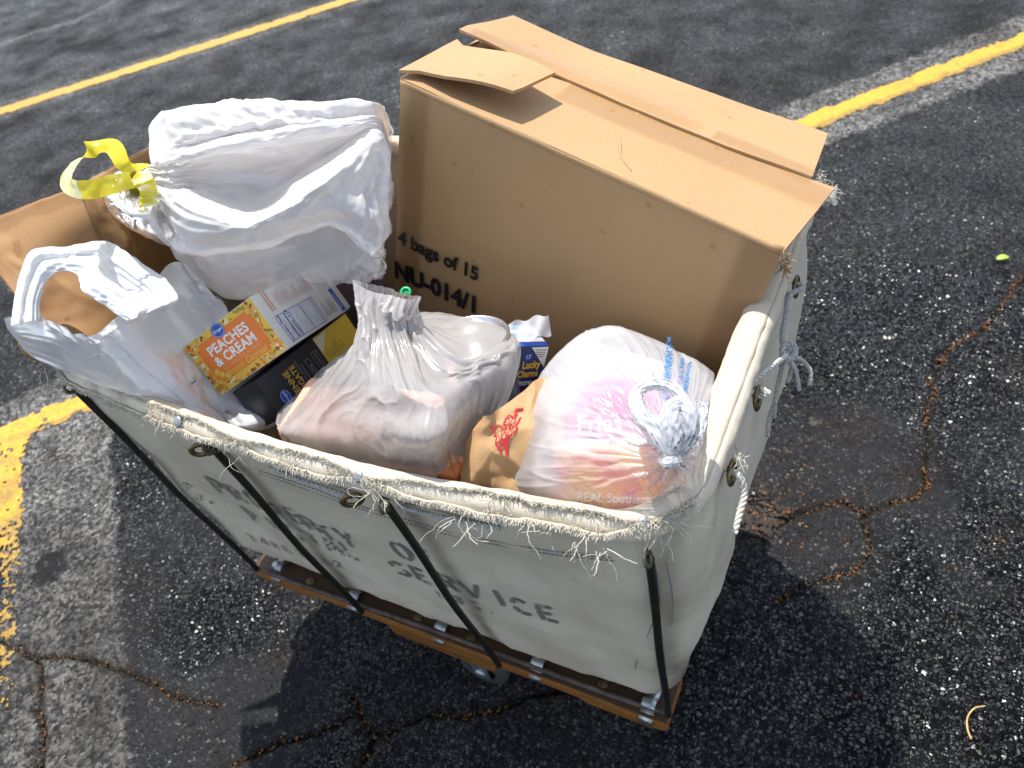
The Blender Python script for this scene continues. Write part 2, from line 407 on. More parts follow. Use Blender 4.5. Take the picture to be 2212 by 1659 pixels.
def kraft(name, col, dark, wetattr=False, bump=.12):
    m = NT(name); c = m.coord()
    mp = m.n('Mapping', i_Vector=c, i_Scale=(1, 1, 6)); fib = m.noise(mp.outputs[0], 180, 4); big = m.noise(c, 4, 4)
    k = m.mix(m.ramp(m.math('ADD', m.math('MULTIPLY', fib, .5), m.math('MULTIPLY', big, .5)), [(.35, (0, 0, 0)), (.68, (1, 1, 1))]), tuple(x * .9 for x in col), tuple(min(1, x * 1.08) for x in col))
    drops = m.n('TexVoronoi', i_Vector=c, i_Scale=26.0); dn = m.noise(c, 55, 2)
    dsel = m.n('SeparateColor', i_0=drops.outputs['Color'])
    spot = m.math('MULTIPLY', m.math('LESS_THAN', m.math('ADD', drops.outputs['Distance'], m.math('MULTIPLY', dn, .10)), .175), m.math('GREATER_THAN', dsel.outputs[0], .60))
    k = m.mix(m.math('MULTIPLY', spot, .55), k, dark)
    fl = m.n('TexWave', i_Vector=c, i_Scale=95.0, i_Distortion=1.5, i_Detail=1.0, bands_direction='X'); k = m.mix(m.math('MULTIPLY', fl.outputs['Fac'], .05), k, dark); sc = m.noise(m.n('Mapping', i_Vector=c, i_Scale=(3, 3, 14), i_Rotation=(.3, .5, .2)).outputs[0], 5, 5, .7); k = m.mix(m.ramp(sc, [(.60, (0, 0, 0)), (.80, (.35, .35, .35))]), k, tuple(x * .72 for x in col))
    rough = .62
    if wetattr:
        w = m.attr('wet'); k = m.mix(w, k, dark)
    m.set(Base_Color=k, Roughness=rough, Specular_IOR_Level=.25, Normal=m.bump(m.math('ADD', m.noise(c, 50, 5), fib), bump, .001))
    return m.m
def film(name, col, alpha, trans=.35, rough=.2, gloss=.6, crinkle=.15, bscale=45, tint=None, rim=.8):
    """thin plastic sheet: lets part of the light straight through, scatters the rest"""
    m = NT(name); t = m.t; c = m.coord()
    nz = m.noise(c, bscale, 3, .5); wv = m.n('TexVoronoi', i_Vector=m.n('VectorMath', operation='ADD', i_0=c, i_1=m.n('VectorMath', operation='SCALE', i_0=m.n('TexNoise', i_Vector=c, i_Scale=30.0).outputs['Color'], i_Scale=.03).outputs[0]).outputs[0], i_Scale=bscale * .5)
    h = m.math('ADD', m.math('MULTIPLY', nz, .7), m.math('MULTIPLY', wv.outputs['Distance'], .5))
    bn = m.bump(h, crinkle, .006)
    shade = m.ramp(m.noise(c, 12, 3), [(.3, tuple(x * .96 for x in col)), (.7, col)])
    d = m.n('BsdfDiffuse', i_Color=shade, i_Normal=bn).outputs[0]; tr = m.n('BsdfTranslucent', i_Color=shade, i_Normal=bn).outputs[0]
    g = m.n('BsdfGlossy', i_Color=(1, 1, 1, 1), i_Roughness=rough, i_Normal=bn).outputs[0]
    body = m.n('MixShader', i_Fac=trans); t.links.new(d, body.inputs[1]); t.links.new(tr, body.inputs[2])
    tp = m.n('BsdfTransparent', i_Color=(tint or (.98, .98, .985)) + (1,)).outputs[0]
    al = m.math('ADD', alpha, m.math('MULTIPLY', m.math('SUBTRACT', m.noise(c, 16, 3), .5), .25), clamp=True)
    al = m.math('SUBTRACT', al, m.math('MULTIPLY', m.attr('cling'), .27), clamp=True)   # clearer where it lies right on what is inside
    al = m.math('MAXIMUM', al, m.math('MULTIPLY', m.n('LayerWeight', i_Blend=.35).outputs['Facing'], rim))
    see = m.n('MixShader', i_Fac=al); t.links.new(tp, see.inputs[1]); t.links.new(body.outputs[0], see.inputs[2])
    fr = m.math('MULTIPLY', m.n('Fresnel', i_IOR=1.45, i_Normal=bn).outputs[0], gloss)
    top = m.n('MixShader', i_Fac=fr); t.links.new(see.outputs[0], top.inputs[1]); t.links.new(g, top.inputs[2])
    t.links.new(top.outputs[0], m.out.inputs[0]); t.nodes.remove(m.b)
    return m.m
def wood():
    m = NT('varnished_wood'); c = m.coord(); mp = m.n('Mapping', i_Vector=c, i_Scale=(1.6, 14, 14)); f = m.noise(mp.outputs[0], 9, 6, .65)
    k = m.ramp(f, [(.25, (.12, .042, .009)), (.5, (.26, .105, .024)), (.75, (.36, .16, .04))])
    gr = m.noise(c, 14, 5, .7); nz = m.n('NewGeometry'); up = m.n('SeparateXYZ', i_0=nz.outputs['Normal']).outputs[2]
    grime = m.math('MULTIPLY', m.math('GREATER_THAN', up, .7), m.math('ADD', .62, m.math('MULTIPLY', gr, .5)), clamp=True)
    k = m.mix(grime, k, (.040, .024, .015))
    m.set(Base_Color=k, Roughness=.5, Normal=m.bump(f, .25, .001), Specular_IOR_Level=.35); return m.m
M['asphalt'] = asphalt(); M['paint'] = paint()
M['canvas'] = canvas('canvas_cloth', (.70, .625, .495), (.52, .44, .32)); M['canvas_light'] = canvas('canvas_inner_strip', (.72, .66, .54), (.60, .50, .36))
M['thread'] = plain('cotton_thread', (.64, .60, .50), .95, var=.25, scale=200, spec=.1)
M['stitch'] = plain('grey_stitching', (.25, .25, .25), .9, var=.2, spec=.1)
M['rope'] = plain('cotton_rope', (.60, .58, .52), .95, var=.25, scale=250, spec=.1, bump=.4); M['rope_grey'] = plain('grey_cotton_rope', (.44, .435, .41), .95, var=.25, scale=250, spec=.1, bump=.4)
M['rod'] = plain('painted_steel_rod', (.014, .012, .010), .45, .0, .5, 90, .5, .2)
M['rust_rod'] = plain('scuffed_rod', (.10, .07, .055), .55, .2, .5, 60, .4, .2)
M['zinc'] = plain('zinc_plate', (.42, .45, .47), .38, .85, .3, 70, .5, .15)
M['brass'] = plain('aged_brass', (.20, .15, .075), .42, .8, .4, 140, .5, .1)
M['bolt'] = plain('dull_bolt', (.16, .14, .10), .45, .7, .4, 120)
M['rubber'] = plain('caster_rubber', (.05, .05, .05), .6, 0, .2)
M['wood'] = wood()
M['card'] = kraft('corrugated_cardboard', (.47, .298, .148), (.36, .185, .05)); M['card_edge'] = plain('cardboard_cut_edge', (.30, .19, .095), .9, 0, .3, 250)
M['card_in'] = plain('cardboard_inside', (.40, .27, .15), .9, 0, .12)
M['paper'] = kraft('brown_paper', (.40, .225, .10), (.155, .065, .012), True, .3); M['paper2'] = kraft('light_brown_paper', (.49, .30, .145), (.34, .17, .05), False, .35)
M['film'] = film('white_film', (.89, .895, .91), .92, .28, .32, .45, .08, 40)
M['film_trash'] = film('thin_trash_film', (.94, .92, .915), .74, .30, .30, .55, .32, 75, rim=.8)
M['film_clear'] = film('cloudy_film', (.92, .92, .945), .62, .33, .24, .7, .10, 40, rim=.6)
M['film_knot'] = film('bunched_film', (.90, .90, .93), .82, .35, .22, .9, .12, 60)
M['film_grey'] = film('grey_film', (.63, .605, .59), .75, .33, .20, .85, .12, 45, (.95, .935, .925), rim=.6)
M['yellow_film'] = film('yellow_film', (.84, .72, .05), .92, .40, .3, .4, .10, 60, (.95, .92, .35))
def tape():
    m = NT('clear_packing_tape'); t = m.t; c = m.coord(); bn = m.bump(m.noise(c, 40, 3), .25, .003)
    tp = m.n('BsdfTransparent', i_Color=(.965, .93, .88, 1)).outputs[0]; g = m.n('BsdfGlossy', i_Color=(1, 1, 1, 1), i_Roughness=.22, i_Normal=bn).outputs[0]
    x = m.n('MixShader', i_Fac=m.math('MULTIPLY', m.n('Fresnel', i_IOR=1.45, i_Normal=bn).outputs[0], .55)); t.links.new(tp, x.inputs[1]); t.links.new(g, x.inputs[2]); t.links.new(x.outputs[0], m.out.inputs[0]); t.nodes.remove(m.b); return m.m
M['tape'] = tape()
M['steel'] = plain('can_steel', (.70, .70, .71), .25, .95, .1, 90)
M['leaf'] = plain('fresh_leaf', (.34, .55, .05), .45, 0, .2, 90); M['straw'] = plain('dry_stem', (.62, .40, .14), .6, 0, .2, 60)
M['grit'] = plain('rusty_grit', (.17, .068, .018), .75, 0, .7, 60, .3); M['leafbit'] = plain('dry_leaf_litter', (.022, .013, .007), .75, 0, .6, 60)
M['greenplastic'] = plain('green_plastic', (.01, .38, .14), .35, 0, .1); M['yellowplastic'] = plain('yellow_plastic', (.8, .6, .02), .35, 0, .1)
# ================================================================== GROUND
def pix_line(pts, z=0.0): return np.array([at(px, py, z)[:2] for px, py in pts])
def dist_poly(x, y, P):
    best = np.full(x.shape, 1e9)
    for a, b in zip(P[:-1], P[1:]):
        d = b - a; t = np.clip(((x - a[0]) * d[0] + (y - a[1]) * d[1]) / (d @ d), 0, 1)
        best = np.minimum(best, np.hypot(x - a[0] - t * d[0], y - a[1] - t * d[1]))
    return best
def grow(a, b, step, far, lo2, hi2, mid=.014, g=1.15):
    core = np.arange(a, b, step); lo = []; hi = []; s = step; v = a
    while v > -far: s = min(s * g, mid if v > lo2 else 6); v -= s; lo.append(v)
    s = step; v = core[-1]
    while v < far: s = min(s * g, mid if v < hi2 else 6); v += s; hi.append(v)
    return np.r_[lo[::-1], core, hi]
CRACKS = [[(2212, 588), (2170, 650), (2130, 700), (2060, 745), (2040, 770), (2012, 815), (2018, 850), (2000, 900), (2004, 960), (1996, 1010), (2002, 1045), (1975, 1072), (1925, 1085), (1872, 1108), (1868, 1135), (1880, 1165), (1876, 1200), (1850, 1228), (1800, 1245), (1740, 1262), (1680, 1295)],
          [(1872, 1106), (1820, 1085), (1770, 1092), (1720, 1112), (1680, 1128), (1640, 1128), (1600, 1105)],
          [(1300, 1470), (1230, 1490), (1150, 1502), (1080, 1530), (1000, 1545), (940, 1540), (880, 1565), (810, 1590), (790, 1560), (760, 1500)],
          [(810, 1590), (800, 1625), (760, 1659)], [(760, 1545), (690, 1580), (620, 1600), (560, 1625), (490, 1659)],
          [(0, 1385), (40, 1402), (75, 1425), (90, 1460), (82, 1520), (92, 1580), (88, 1659)], [(85, 1418), (150, 1418), (210, 1432), (260, 1445), (330, 1478), (400, 1512), (470, 1520)]]
def crack_xy(P):
    W = pix_line(P); W = cr(W, len(W) * 7); s = np.cumsum(np.r_[0, np.hypot(*np.diff(W, axis=0).T)])
    z = np.stack([n2(s, s * 0 + W[0, 0] * 9, 70, 3, 3), n2(s, s * 0 + W[0, 1] * 9 + 5, 70, 4, 3)], 1); return W + z * .0045
CR = [crack_xy(p) for p in CRACKS]
gx = grow(-1.9, 1.35, .0056, 70, -6.2, 1.9); gy = grow(-0.95, 1.25, .0056, 70, -1.0, 4.2)
X, Y = np.meshgrid(gx, gy, indexing='ij')
near = sstep(-3.2, -1.9, X) * (1 - sstep(1.35, 2.2, X)) * (1 - sstep(1.35, 2.6, Y)) * sstep(-2.2, -.95, Y)
crk = np.full(X.shape, 1.0); dcr = np.full(X.shape, 1e9)
for k, W in enumerate(CR):
    m = (X > W[:, 0].min() - .05) & (X < W[:, 0].max() + .05) & (Y > W[:, 1].min() - .05) & (Y < W[:, 1].max() + .05)
    d = dist_poly(X[m], Y[m], W); dcr[m] = np.minimum(dcr[m], d)
wob = .0036 + .0022 * n2(X, Y, 25, 11)
crk = 1 - sstep(wob * .55, wob * 1.25, dcr)
# the painted stall lines: A far left, B behind the cart, K the short leg at the left edge
LDIR = np.array([math.cos(math.radians(48.3)), math.sin(math.radians(48.3))]); LN = np.array([-LDIR[1], LDIR[0]])
def line_coord(p0): return (X - p0[0]) * LN[0] + (Y - p0[1]) * LN[1], (X - p0[0]) * LDIR[0] + (Y - p0[1]) * LDIR[1]
pA = at(380, 118, 0)[:2]; pB = at(1985, 172, 0)[:2]
uA, wA = line_coord(pA); uB, wB = line_coord(pB)
kd = np.array([math.cos(math.radians(-41.6)), math.sin(math.radians(-41.6))]); kn = np.array([-kd[1], kd[0]])
pK = at(30, 915, 0)[:2]; uK = (X - pK[0]) * kn[0] + (Y - pK[1]) * kn[1]; wK = (X - pK[0]) * kd[0] + (Y - pK[1]) * kd[1]
ed = .010 * n2(X, Y, 22, 21, 3) + .006 * n2(X, Y, 90, 22, 2)
hwA, hwB, hwK = .058, .052, .080
mA = (np.abs(uA) + ed < hwA); cornerw = wB > (pK - pB) @ LDIR - .05
mB = (np.abs(uB) + ed < hwB) & cornerw & ~((n2(X, Y, 34, 31, 3) > .62) & (wB < -1.0)); mK = (np.abs(uK + .02) + ed * 1.5 < hwK) & (wK > -.06) & (wK < .75) & ~(n2(X, Y, 40, 33, 3) > .55 - .45 * sstep(.2, .6, wK))
w1 = (1 - sstep(.10, .17, np.abs(uA) + 2.2 * ed)) * .75
w2 = (1 - sstep(.150, .175, np.abs(uB + .0) + 1.6 * ed)) * (wB > (pK - pB) @ LDIR - .15)
uK2 = uK - .13
w3 = (1 - sstep(.13, .15, np.abs(uK2 - .02) + 1.5 * ed)) * (wK > -.15) * (1 - .45 * sstep(.3, .7, wK + .2 * n2(X, Y, 9, 7)))
spotp = at(108, 1225, 0)[:2]; spot = np.hypot((X - spotp[0]) * 1.0, (Y - spotp[1]) * 1.0) + .02 * n2(X, Y, 30, 40)
worn = np.maximum(np.maximum(w1, w2), w3) * (.55 + .45 * sstep(-.5, .3, n2(X, Y, 12, 41, 3))) * sstep(.045, .05, spot)
# where the aggregate shows dry between the wet parts
dry_c = [(at(1760, 1000, 0), .22), (at(1800, 1180, 0), .18), (at(2000, 1150, 0), .15), (at(300, 1250, 0), .34), (at(250, 1500, 0), .34), (at(420, 1620, 0), .25)]
dry = np.zeros(X.shape)
for c, r in dry_c: dry = np.maximum(dry, 1 - sstep(r * .5, r * 1.25, np.hypot(X - c[0], Y - c[1]) + .09 * n2(X, Y, 9, 50, 3)))
wet = np.clip(.80 + .35 * n2(X, Y, 3.2, 51, 3) - .62 * dry - .35 * worn, .05, 1)
for c, r, k in ((at(2050, 450, 0), .8, .3), (at(1950, 800, 0), .35, .25), (at(2150, 1250, 0), .30, .3), (at(2050, 1550, 0), .25, .3), (at(430, 1330, 0), .14, .55), (at(250, 1050, 0), .20, .35)): wet = np.clip(wet + k * (1 - sstep(r * .5, r * 1.2, np.hypot(X - c[0], Y - c[1]) + r * .35 * n2(X, Y, 4 / r ** .5, 52, 3))), .05, 1)
wet = np.where((Y > 1.3) | (X < -1.7), np.clip(wet - .30, .05, 1), wet)
f1, cv = worley2(X, Y, .0105, 5); f1b, _ = worley2(X, Y, .021, 6)
Z = near * (.0026 * (1 - np.clip(f1, 0, 1)) * (.4 + cv) + .0016 * (1 - np.clip(f1b, 0, 1))) + .0035 * n2(X, Y, 1.7, 60, 2) * near + .0012 * n2(X, Y, 14, 61, 2) * near
Z = Z * (1 - .4 * wet * .6) - .010 * crk * near - .0035 * (1 - sstep(.0, .022, dcr)) * near
Z -= .004
pale = dist_poly(X, Y, pix_line([(0, 96), (80, 66), (160, 45), (240, 4), (330, -40)])); worn = np.maximum(worn, .6 * (1 - sstep(.012, .045, pale + .02 * n2(X, Y, 6, 66, 2))))
tq = at(1757, 912, 0); stain = (1 - sstep(.010, .016, np.hypot(X - tq[0], Y - tq[1]) + .008 * n2(X, Y, 60, 67, 3)))
worn = np.maximum(worn, stain * .8)
dirt = stain * 1.2 + (1 - sstep(.003, .018, dcr + .012 * n2(X, Y, 40, 63, 3))) * near + .5 * sstep(.35, .8, n2(X, Y, 8, 64, 4))
Vg = np.stack([X, Y, Z], -1).reshape(-1, 3)
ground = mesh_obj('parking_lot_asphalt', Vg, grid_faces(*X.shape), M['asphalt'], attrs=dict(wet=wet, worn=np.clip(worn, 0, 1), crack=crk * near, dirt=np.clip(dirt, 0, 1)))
tag(ground, 'wet black cracked asphalt of the parking lot under the cart', kind='structure')
def ground_z(x, y):
    i = np.clip(np.searchsorted(gx, x) - 1, 0, len(gx) - 2); j = np.clip(np.searchsorted(gy, y) - 1, 0, len(gy) - 2)
    f = (x - gx[i]) / (gx[i + 1] - gx[i]); g = (y - gy[j]) / (gy[j + 1] - gy[j])
    return (Z[i, j] * (1 - f) + Z[i + 1, j] * f) * (1 - g) + (Z[i, j + 1] * (1 - f) + Z[i + 1, j + 1] * f) * g
def stripe(name, p0, d, n, w0, w1, hw, step, label, oldf, keep):
    """a painted strip with its own fine mesh that follows the bumps of the asphalt"""
    w = np.arange(w0, w1, step); u = np.arange(-hw - .03, hw + .03, min(step, .006)); Wg, Ug = np.meshgrid(w, u, indexing='ij')
    x = p0[0] + Wg * d[0] + Ug * n[0]; y = p0[1] + Wg * d[1] + Ug * n[1]
    e = .010 * n2(x, y, 22, 21, 3) + .007 * n2(x, y, 90, 22, 2); ok = (np.abs(Ug) + e < hw) & keep(Wg, Ug, x, y)
    for Wc in CR:
        m = (np.abs(x - Wc[:, 0].mean()) < 1.2) & (np.abs(y - Wc[:, 1].mean()) < 1.2)
        if m.any(): ok[m] &= dist_poly(x[m], y[m], Wc) > .004
    c = ok[:-1, :-1] & ok[1:, :-1] & ok[:-1, 1:] & ok[1:, 1:]; F = grid_faces(*x.shape).reshape(x.shape[0] - 1, x.shape[1] - 1, 4)[c]
    ids, inv = np.unique(F, return_inverse=True); V = np.stack([x, y, ground_z(x, y) + .0022], -1).reshape(-1, 3)[ids]
    o = mesh_obj(name, V, inv.reshape(-1, 4)[:, ::-1] if np.cross(d, n) < 0 else inv.reshape(-1, 4), M['paint'], attrs=dict(old=np.clip(oldf(Wg, Ug, x, y), 0, 1).reshape(-1)[ids])); tag(o, label, kind='structure')
wc = float((pK - pB) @ LDIR)
stripe('parking_line', pA, LDIR, LN, -9, 9, hwA, .012, 'blurred yellow parking line at the far left of the lot', lambda W, U, x, y: .25 + .2 * n2(x, y, 5, 71), lambda W, U, x, y: U < 9)
stripe('parking_line', pB, LDIR, LN, wc - .06, 9, hwB, .007, 'bright yellow parking line running behind the box and the cart', lambda W, U, x, y: sstep(.018, .03, -U + .5 * n2(x, y, 22, 21, 3) * .02) * .9 + sstep(.2, .8, n2(x, y, 18, 70, 3)) * .35, lambda W, U, x, y: ~((n2(x, y, 34, 31, 3) > .62) & (W < -1.0)))
stripe('parking_line', pK - kn * .015, kd, kn, -.06, 1.0, .056, .004, 'worn flaking yellow line leg by the left frame edge', lambda W, U, x, y: .15 + .85 * sstep(.0, .5, W + .3 * n2(x, y, 15, 72, 3)), lambda W, U, x, y: (n2(x, y, 95, 33, 4) + .35 * n2(x, y, 16, 34, 2) < .95 - .85 * sstep(.15, .8, W)) & (W > .052))
# rusty grit lying in the cracks
def pebbles(name, mat, spots, label):
    mb_v = []; mb_f = []
    for (p, r, sq) in spots:
        bm = bmesh.new(); bmesh.ops.create_icosphere(bm, subdivisions=1, radius=1.0); a = random.uniform(0, 6.28)
        Rm = Matrix.Rotation(a, 3, 'Z') @ Matrix.Rotation(random.uniform(-.6, .6), 3, 'X')
        b = len(mb_v)
        for v in bm.verts:
            q = Rm @ Vector((v.co.x * r * sq, v.co.y * r, v.co.z * r * .6)) * random.uniform(.8, 1.2); mb_v.append((p[0] + q.x, p[1] + q.y, p[2] + q.z))
        bm.verts.index_update(); mb_f += [tuple(v.index + b for v in f.verts) for f in bm.faces]; bm.free()
    o = mesh_obj(name, mb_v, mb_f, mat, smooth=False); return tag(o, label, kind='stuff')
rg = random.Random(3); sp = []; sl = []
for k, (W, dens) in enumerate(zip(CR, (1.0, .45, .55, .2, .3, .25, .2))):
    seg = np.r_[0, np.cumsum(np.hypot(*np.diff(W, axis=0).T))]; n = int(seg[-1] * 520 * dens)
    for _ in range(n):
        s = rg.uniform(0, seg[-1]);
        if k < 3 and math.sin(s * 23 + k) + .6 * math.sin(s * 61) < -.35: continue
        i = min(np.searchsorted(seg, s), len(W) - 1); p = W[i] + np.array([rg.gauss(0, .0030), rg.gauss(0, .0030)])
        (sp if rg.random() < .72 else sl).append(((p[0], p[1], -.004 + rg.uniform(-.002, .003)), rg.uniform(.0009, .0026), rg.uniform(1, 1.8)))
for _ in range(240):
    p = at(1625 + rg.gauss(0, 32), 1118 + rg.gauss(0, 26), 0); sl.append(((p[0], p[1], 0.001), rg.uniform(.002, .006), rg.uniform(1, 3)))
    if rg.random() < .25: sp.append(((p[0], p[1], .003), rg.uniform(.001, .003), 1.8))
for _ in range(110):
    p = at(1700 + rg.gauss(0, 75), 1060 + rg.gauss(0, 60), 0); sp.append(((p[0], p[1], .0), rg.uniform(.0014, .003), 1.5))
for _ in range(60):
    p = at(rg.uniform(0, 2212), rg.uniform(300, 1659), 0); sp.append(((p[0], p[1], .0), rg.uniform(.0014, .003), 1.5))
pebbles('crack_grit', M['grit'], sp, 'rusty orange grit filling the cracks in the asphalt')
pebbles('leaf_litter', M['leafbit'], sl, 'dark brown leaf litter heaped by the cart and cracks')
# a fresh leaf and a dry curled stem
p = at(2165, 561, .004); u = np.array([.9, .35, .05]); u /= np.linalg.norm(u); w = np.array([-.35, .9, .25]); V = []; n = 9
for i in range(n):
    t = i / (n - 1); wd = .0085 * math.sin(math.pi * min(1, .06 + t * .97)) ** .8
    for s in (-1, 0, 1): V.append(p + u * (t - .5) * .034 + w * wd * s + np.array([0, 0, .002 + .004 * abs(s) + .004 * math.sin(t * 3)]))
o = mesh_obj('green_leaf', V, grid_faces(n, 3), M['leaf']); md = o.modifiers.new('s', 'SOLIDIFY'); md.thickness = .0006
tag(o, 'small fresh green leaf lying on the wet asphalt', 'leaf')
P = cr(np.array([at(2128, 1525, .004), at(2105, 1530, .006), at(2090, 1550, .007), at(2090, 1575, .006), at(2098, 1597, .004)]), 24)
tag(MB().tube(P, np.linspace(.0011, .0018, 24), 6).build('dry_stem', M['straw']), 'curved pale dry stem lying on the asphalt', 'stem')

# ================================================================== CART
RA, RB, ZR = .488, .342, .812
cart = thing('laundry_cart', (0, 0, 0), 'worn off white canvas basket cart on a wooden base with frayed rim', 'cart')
def rim_path(n=420, a=RA, b=RB, rc=.075, bulge=.034):
    """closed path from front left corner, counter clockwise seen from above"""
    P = []
    segs = [((-a + rc, -b), (a - rc, -b)), ((a, -b + rc), (a, b - rc)), ((a - rc, b), (-a + rc, b)), ((-a, b - rc), (-a, -b + rc))]
    cs = [(a - rc, -b + rc, -90), (a - rc, b - rc, 0), (-a + rc, b - rc, 90), (-a + rc, -b + rc, 180)]
    for (p, q), (cx, cy, a0) in zip(segs, cs):
        for t in np.linspace(0, 1, 40, endpoint=False): P.append((p[0] + (q[0] - p[0]) * t, p[1] + (q[1] - p[1]) * t))
        for t in np.linspace(0, 90, 12, endpoint=False): P.append((cx + rc * math.cos(math.radians(a0 + t)), cy + rc * math.sin(math.radians(a0 + t))))
    P = np.array(P); s = np.r_[0, np.cumsum(np.hypot(*np.diff(np.r_[P, P[:1]], axis=0).T))]; t = np.linspace(0, s[-1], n, endpoint=False)
    Q = np.stack([np.interp(t, s, np.r_[P[:, k], P[0, k]]) for k in (0, 1)], 1)
    fr = np.clip(1 - np.abs(Q[:, 0]) / a, 0, 1); front = sstep(-.5, -.9, Q[:, 1] / b) * 1.0; front = 1 - sstep(-.95, -.6, Q[:, 1] / b)
    Q[:, 1] -= bulge * np.sin(np.clip(fr, 0, 1) * math.pi / 2) ** 1.1 * front
    return Q
NR = 520
RIM = rim_path(NR)
RT = np.roll(RIM, -1, 0) - np.roll(RIM, 1, 0); RT /= np.linalg.norm(RT, axis=1)[:, None]; RNm = np.stack([RT[:, 1], -RT[:, 0]], 1)
RZ = ZR + .004 * vnoise(np.stack([RIM[:, 0] * 6, RIM[:, 1] * 6, RIM[:, 0] * 0], -1), 3) - .008 * (RIM[:, 1] < -.3) * np.cos(RIM[:, 0] / RA * 1.5) ** 2
RC = np.stack([RIM[:, 0], RIM[:, 1], RZ], 1); RN = np.stack([RNm[:, 0], RNm[:, 1], RNm[:, 0] * 0], 1); UPZ = np.array([0, 0, 1.0])
def hem_pt(i, th, r):
    r = np.asarray(r); r = r[..., None] if r.ndim else r
    return RC[i] + r * (np.cos(th)[..., None] * RN[i] * (.92 + .62 * np.clip(RN[i][..., :1], 0, 1) ** 2 * .5) + np.sin(th)[..., None] * UPZ * 1.05)
# inner strip (whole loop) and the outer wrap, torn open along the front
I = np.arange(NR); nth = 18
th = np.linspace(0, 2 * np.pi, nth, endpoint=False)
G = hem_pt(I[:, None], np.broadcast_to(th, (NR, nth)), .0145 + .0006 * fbm(RC[:, None, :] * 60 + th[None, :, None], 2, 4))
G = np.concatenate([G, G[:1]], 0)
bas = sheet('rim_core_cloth', G, True, M['canvas_light'], cart)
xf = RIM[:, 0]; isfront = RIM[:, 1] < -.30
tear = np.where(isfront, sstep(-.47, -.40, xf) * (1 - sstep(.40, .455, xf)), 0)
gap = 1 - .95 * (np.exp(-((xf + .075) / .045) ** 2)) - .9 * np.exp(-((xf - .13) / .05) ** 2)
tw = tear * np.clip(gap + .35 * n2(xf, xf * 0, 14, 81, 2), .0, 1.2)
thc = np.radians(52); half = np.radians(1) + tw * np.radians(33) + tw * .14 * n2(xf, xf * 0, 60, 82, 2)
thA = thc + half; thB = thc - half + 2 * np.pi; nw = 26
TH = thA[:, None] + (thB - thA)[:, None] * np.linspace(0, 1, nw)[None]
rr = .0178 + .0012 * fbm(np.repeat(RC[:, None, :], nw, 1) * 35 + TH[..., None] * .6, 3, 9) + (.0015 * tw)[:, None] * (np.abs(np.linspace(-1, 1, nw)) ** 8)[None]
G = hem_pt(np.repeat(I[:, None], nw, 1), TH, rr); G = np.concatenate([G, G[:1]], 0)
o = sheet('rim_hem', G, False, M['canvas'], cart, flip=True); md = o.modifiers.new('s', 'SOLIDIFY'); md.thickness = .0022; md.offset = -1
# basket walls
def basket(nz=46, n=420):
    rows = []
    for s in np.linspace(0, 1, nz):
        z = ZR - .012 - (ZR - .012 - .205) * s
        a = RA + .010 + .014 * math.sin(math.pi * min(1, s * 1.05)) ** 1.3 * (1 - .45 * s) - .062 * s ** 2.2
        b = RB + .003 - .054 * s - .034 * float(sstep(.82, 1.0, s))
        Q = rim_path(n, a, b, .075 - .02 * s, .030 * (1 - s) ** 1.6)
        rows.append(np.c_[Q, np.full(n, z)])
    return np.array(rows)
Bk = basket(); 
NB = normals(Bk, True); cen = Bk.mean((0, 1)); sg = np.sign(((Bk - cen) * NB).sum(-1).mean()); NB *= sg
ss = np.linspace(0, 1, Bk.shape[0])[:, None]
p = Bk.copy(); p[..., 2] *= .45
disp = .0075 * fbm(p * 7, 3, 90) * np.sin(np.pi * ss) + .0022 * fbm(p * 26, 3, 91)
rid = 1 - np.abs(fbm(np.stack([Bk[..., 0] * 9 + Bk[..., 2] * 5, Bk[..., 1] * 9, Bk[..., 2] * 2.2], -1), 2, 92)); disp += .006 * np.clip(rid - .62, 0, 1) * (.25 + ss)
cornerness = np.exp(-((np.abs(Bk[..., 0]) - .44) / .05) ** 2) * np.exp(-((np.abs(Bk[..., 1]) - .29) / .06) ** 2)
disp += cornerness * .006 * np.sin(Bk[..., 2] * 30)
drape = np.exp(-((ss - .10) / .06) ** 2) * (Bk[..., 1] < -.2) * .006 * np.abs(np.sin(Bk[..., 0] * 12 + 1.2)); disp += drape
Bk = Bk + NB * disp[..., None]
uu, vv = np.meshgrid(np.linspace(0, 1, Bk.shape[0]), np.linspace(0, 4.2, Bk.shape[1]), indexing='ij')
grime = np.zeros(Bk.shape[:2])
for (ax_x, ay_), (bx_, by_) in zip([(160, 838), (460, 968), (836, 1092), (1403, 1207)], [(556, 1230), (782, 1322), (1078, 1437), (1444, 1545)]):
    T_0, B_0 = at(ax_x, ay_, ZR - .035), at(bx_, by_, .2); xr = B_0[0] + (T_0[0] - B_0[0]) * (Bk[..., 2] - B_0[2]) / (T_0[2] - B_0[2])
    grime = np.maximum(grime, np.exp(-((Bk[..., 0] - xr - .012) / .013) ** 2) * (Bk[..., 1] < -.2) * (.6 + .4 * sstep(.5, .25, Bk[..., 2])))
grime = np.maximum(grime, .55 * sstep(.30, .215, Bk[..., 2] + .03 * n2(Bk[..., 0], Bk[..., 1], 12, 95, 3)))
wall = mesh_obj('canvas_basket', Bk.reshape(-1, 3), grid_faces(*Bk.shape[:2], True), M['canvas'], cart, uv=np.stack([vv, uu * .9], -1).reshape(-1, 2), attrs=dict(grime=grime))
fl = Bk[-1]; V = np.r_[fl, [[0, 0, .203]]]; n = len(fl)
mesh_obj('canvas_floor', V, [(i, (i + 1) % n, n) for i in range(n)], M['canvas'], cart)
